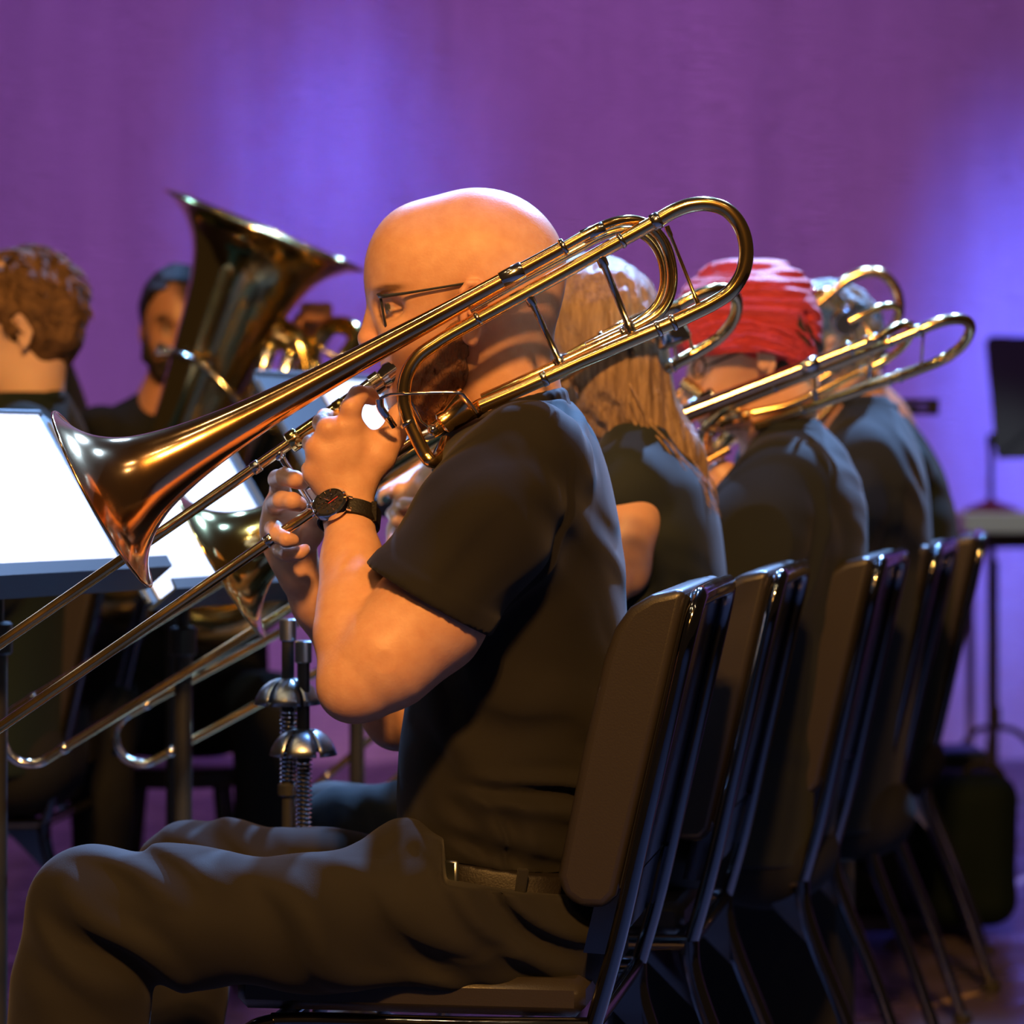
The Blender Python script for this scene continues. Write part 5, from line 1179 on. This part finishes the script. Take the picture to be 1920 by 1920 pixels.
def hiddenplayer():
    d = 6.45; q = lambda x, y, dd=0.: P(x, y, d+dd)
    root = thing('person', 'person in black mostly hidden behind the brown-haired player at left', 'person', (q(90, 0).x, d, 0), 'seated musicians')
    s = sculpt([q(-30, 520, -.2), q(200, 850, -.2), q(-30, 520, .2), q(200, 850, .2)], .02, .006); skull(s, 55, 615, d, 150, -1, 0); s.limb([q(70, 720), q(80, 850)], [.06, .07], .03); s.build('body', M['skin'], root)
    s = sculpt([q(-40, 520, -.13), q(160, 700, -.13), q(-40, 520, .13), q(160, 700, .13)], .02, .006); s.blob(q(62, 608), (.085, .08, .085), .02); s.build('hair', M['hair_dark'], root)
    s = sculpt([q(-120, 650, -.27), q(240, 1380, -.27), q(-120, 650, .27), q(240, 1380, .27)], .01, .007)
    torso(s, [(655, 70, 122, .3), (690, 50, 133, .45), (740, 10, 147, .8), (790, -10, 158, 1), (900, -20, 172, 1), (1100, -30, 172, .97), (1380, -30, 160, 1)], d, .2); s.build('shirt', M['green'], root)
    s = sculpt([q(-320, 1280, -.22), q(200, 1760, -.22), q(-320, 1280, .22), q(200, 1760, .22)], .01, .009); s.blob(q(70, 1330), (.12, .18, .09), .03)
    for dd in (-.1, .1): s.limb([q(70, 1320, dd), q(230, 1340, dd), q(250, 1370, dd), q(255, 1770, dd)], [.09, .066, .066, .055], .03)
    s.build('trousers', M['black_cloth'], root)
    st = thing('stool', 'plain black stool under the hidden player at left', 'stool', (q(70, 0).x, d, 0)); b = q(70, 0); 
    mb = MB(); mb.cyl((b.x, d, .40), (b.x, d, .44), .17, 32); mb.build('seat', M['vinyl'], st)
    for k in range(4):
        a = .785+k*1.571; mb = MB(); mb.tube([(b.x+.12*math.cos(a), d+.12*math.sin(a), .41), (b.x+.18*math.cos(a), d+.18*math.sin(a), 0)], .011, 10); mb.build('leg', M['black_metal'], st)
hiddenplayer()

def tubaplayer():
    d = 6.38; q = lambda x, y, dd=0.: P(x, y, d+dd)
    root = thing('person', 'person with dark beard holding the tuba, face half hidden by its bell', 'person', (q(340, 0).x, d, 0), 'seated musicians')
    k = d/F; c = Vector(q(335, 602)); a = R(10)                     # face turned towards the lens and to the right
    fw = Vector((math.sin(a), -math.cos(a), -.05)).normalized(); rt = Vector((math.cos(a), math.sin(a), 0)); up = Vector((0, 0, 1))
    f = lambda x, y, z: c+rt*x*.094+fw*y*.1+up*z*.091
    ro = (0, 0, a)
    s = sculpt([q(140, 480, -.3), q(680, 1200, -.3), q(140, 480, .25), q(680, 1200, .25)], .02, .0046)
    s.blob(f(0, -.05, .2), (.074, .098, .092), .02, rot=ro); s.blob(f(0, .35, -.45), (.06, .055, .082), .04, rot=ro); s.blob(f(0, .45, -.95), (.04, .04, .045), .03, rot=ro)
    s.limb([f(0, .88, -.15), f(0, 1.0, -.4), f(0, 1.12, -.6)], [.007, .009, .012], .01)
    for sg in (-1, 1):
        s.blob(f(sg*.33, .86, -.15), (.015, .014, .012), .01, 'sub'); s.blob(f(sg*.33, .76, -.15), .0125, .001); s.limb([f(sg*.12, .88, .04), f(sg*.5, .75, .04)], .007, .01); s.blob(f(sg*.74, -.1, -.25), (.012, .014, .03), .008, rot=ro)
        s.blob(f(sg*.4, .65, -.5), (.022, .02, .022), .025)
    s.limb([f(-.2, .88, -.85), f(0, .92, -.85), f(.2, .88, -.85)], .007, .008); s.limb([f(0, -.1, -.6), f(0, -.2, -1.7)], [.058, .065], .03)
    s.limb([q(330, 800, -.0), q(330, 900, 0)], [.1, .1], .05)
    s.limb([q(480, 900, -.1), q(545, 740, -.15), q(560, 640, -.2), q(585, 592, -.27)], [.04, .036, .027, .024], .02)           # hand over the top bow
    s.blob(q(592, 590, -.3), (.035, .03, .016), .015)
    for i in range(4): s.limb([q(572+14*i, 578-1*abs(i-2), -.31), q(574+14*i, 575, -.35), q(577+14*i, 592, -.375), q(578+13*i, 606, -.372)], [.0115, .0105, .0098, .008], .003)
    s.limb([q(560, 600, -.28), q(555, 612, -.32), q(560, 622, -.34)], [.013, .011, .008], .008)
    def paint(V):
        col = np.tile(np.array([.45, .22, .13, 1.]), (len(V), 1))
        for p_, r_, t_ in [(f(sg*.33, .9, -.15), .012, (.05, .03, .025)) for sg in (-1, 1)]+[(f(sg*x_, .85, .06), .007, (.03, .015, .01)) for sg in (-1, 1) for x_ in (.2, .3, .4, .48)]+[(f(x_, .98, -.85), .008, (.33, .1, .08)) for x_ in (-.15, 0, .15)]:
            w_ = .9*np.exp(-(((V-np.array(p_))**2).sum(1))/r_**2/1.6); col[:, :3] = col[:, :3]*(1-w_[:, None])+np.array(t_)*w_[:, None]
        return col
    s.build('body', M['skin_brown'], root, paint)
    s = sculpt([q(230, 490, -.16), q(440, 780, -.16), q(230, 490, .16), q(440, 780, .16)], .02, .0046)
    s.blob(f(0, -.12, .25), (.081, .103, .096), .02, rot=ro); s.blob(f(0, .75, -.2), (.07, .075, .085), .02, 'sub', rot=ro); s.blob(f(0, .3, -1.), (.1, .12, .05), .02, 'sub', rot=ro); s.rough(.002, 200, 5); s.build('hair', M['hair_dark'], root)
    s = sculpt([q(230, 560, -.18), q(440, 800, -.18), q(230, 560, .16), q(440, 800, .16)], .02, .004)
    for sg in (-1, 1): s.limb([f(sg*.68, .05, -.3), f(sg*.62, .25, -.75), f(sg*.35, .6, -1.15), f(0, .75, -1.25)], [.012, .017, .022, .024], .02); s.limb([f(0, .93, -.72), f(sg*.22, .87, -.78), f(sg*.36, .75, -1.0)], [.006, .008, .01], .01)
    s.rough(.002, 300, 6); s.build('beard', M['hair_dark'], root)
    s = sculpt([q(110, 715, -.25), q(560, 1400, -.25), q(110, 715, .25), q(560, 1400, .25)], .01, .006)
    s.loft([(P(0, y, d).z, P(x, y, d).x, d, hx, hy) for y, x, hx, hy in ((738, 330, .07, .06), (765, 325, .15, .085), (800, 320, .2, .11), (900, 320, .215, .12), (1100, 325, .2, .125), (1380, 330, .2, .14))], 0, R(20), power=2.3)
    s.limb([q(190, 815, -.06), q(175, 960, -.1), q(280, 1020, -.25)], [.062, .055, .042], .03); s.limb([q(460, 830, 0), q(500, 930, -.1), q(520, 860, -.13), q(540, 760, -.15)], [.062, .055, .045, .042], .03)
    s.fold(q(250, 900, -.1), (.14, .12, .14), (.8, 0, .6), .07, .005, .6, 81); s.build('shirt', M['black_cloth'], root)
    s = sculpt([q(180, 1280, -.65), q(620, 2100, -.65), q(180, 1280, .2), q(620, 2100, .2)], .01, .008); s.blob(q(335, 1340), (.19, .13, .09), .03)
    for sx in (-1, 1): s.limb([q(335+70*sx, 1330), q(345+150*sx, 1325, -.4), q(345+155*sx, 1360, -.45), q(345+150*sx, 1800, -.42)], [.088, .068, .066, .052], .03)
    s.build('trousers', M['black_cloth'], root)
    st = thing('stool', 'black stool under the tuba player, behind the stand posts', 'stool', (q(335, 0).x, d, 0)); b = q(335, 0)
    mb = MB(); mb.cyl((b.x, d+.03, .40), (b.x, d+.03, .44), .17, 32); mb.build('seat', M['vinyl'], st)
    for kk in range(4):
        a = .785+kk*1.571; mb = MB(); mb.tube([(b.x+.12*math.cos(a), d+.03+.12*math.sin(a), .41), (b.x+.18*math.cos(a), d+.03+.18*math.sin(a), 0)], .011, 10); mb.build('leg', M['black_metal'], st)
tubaplayer()
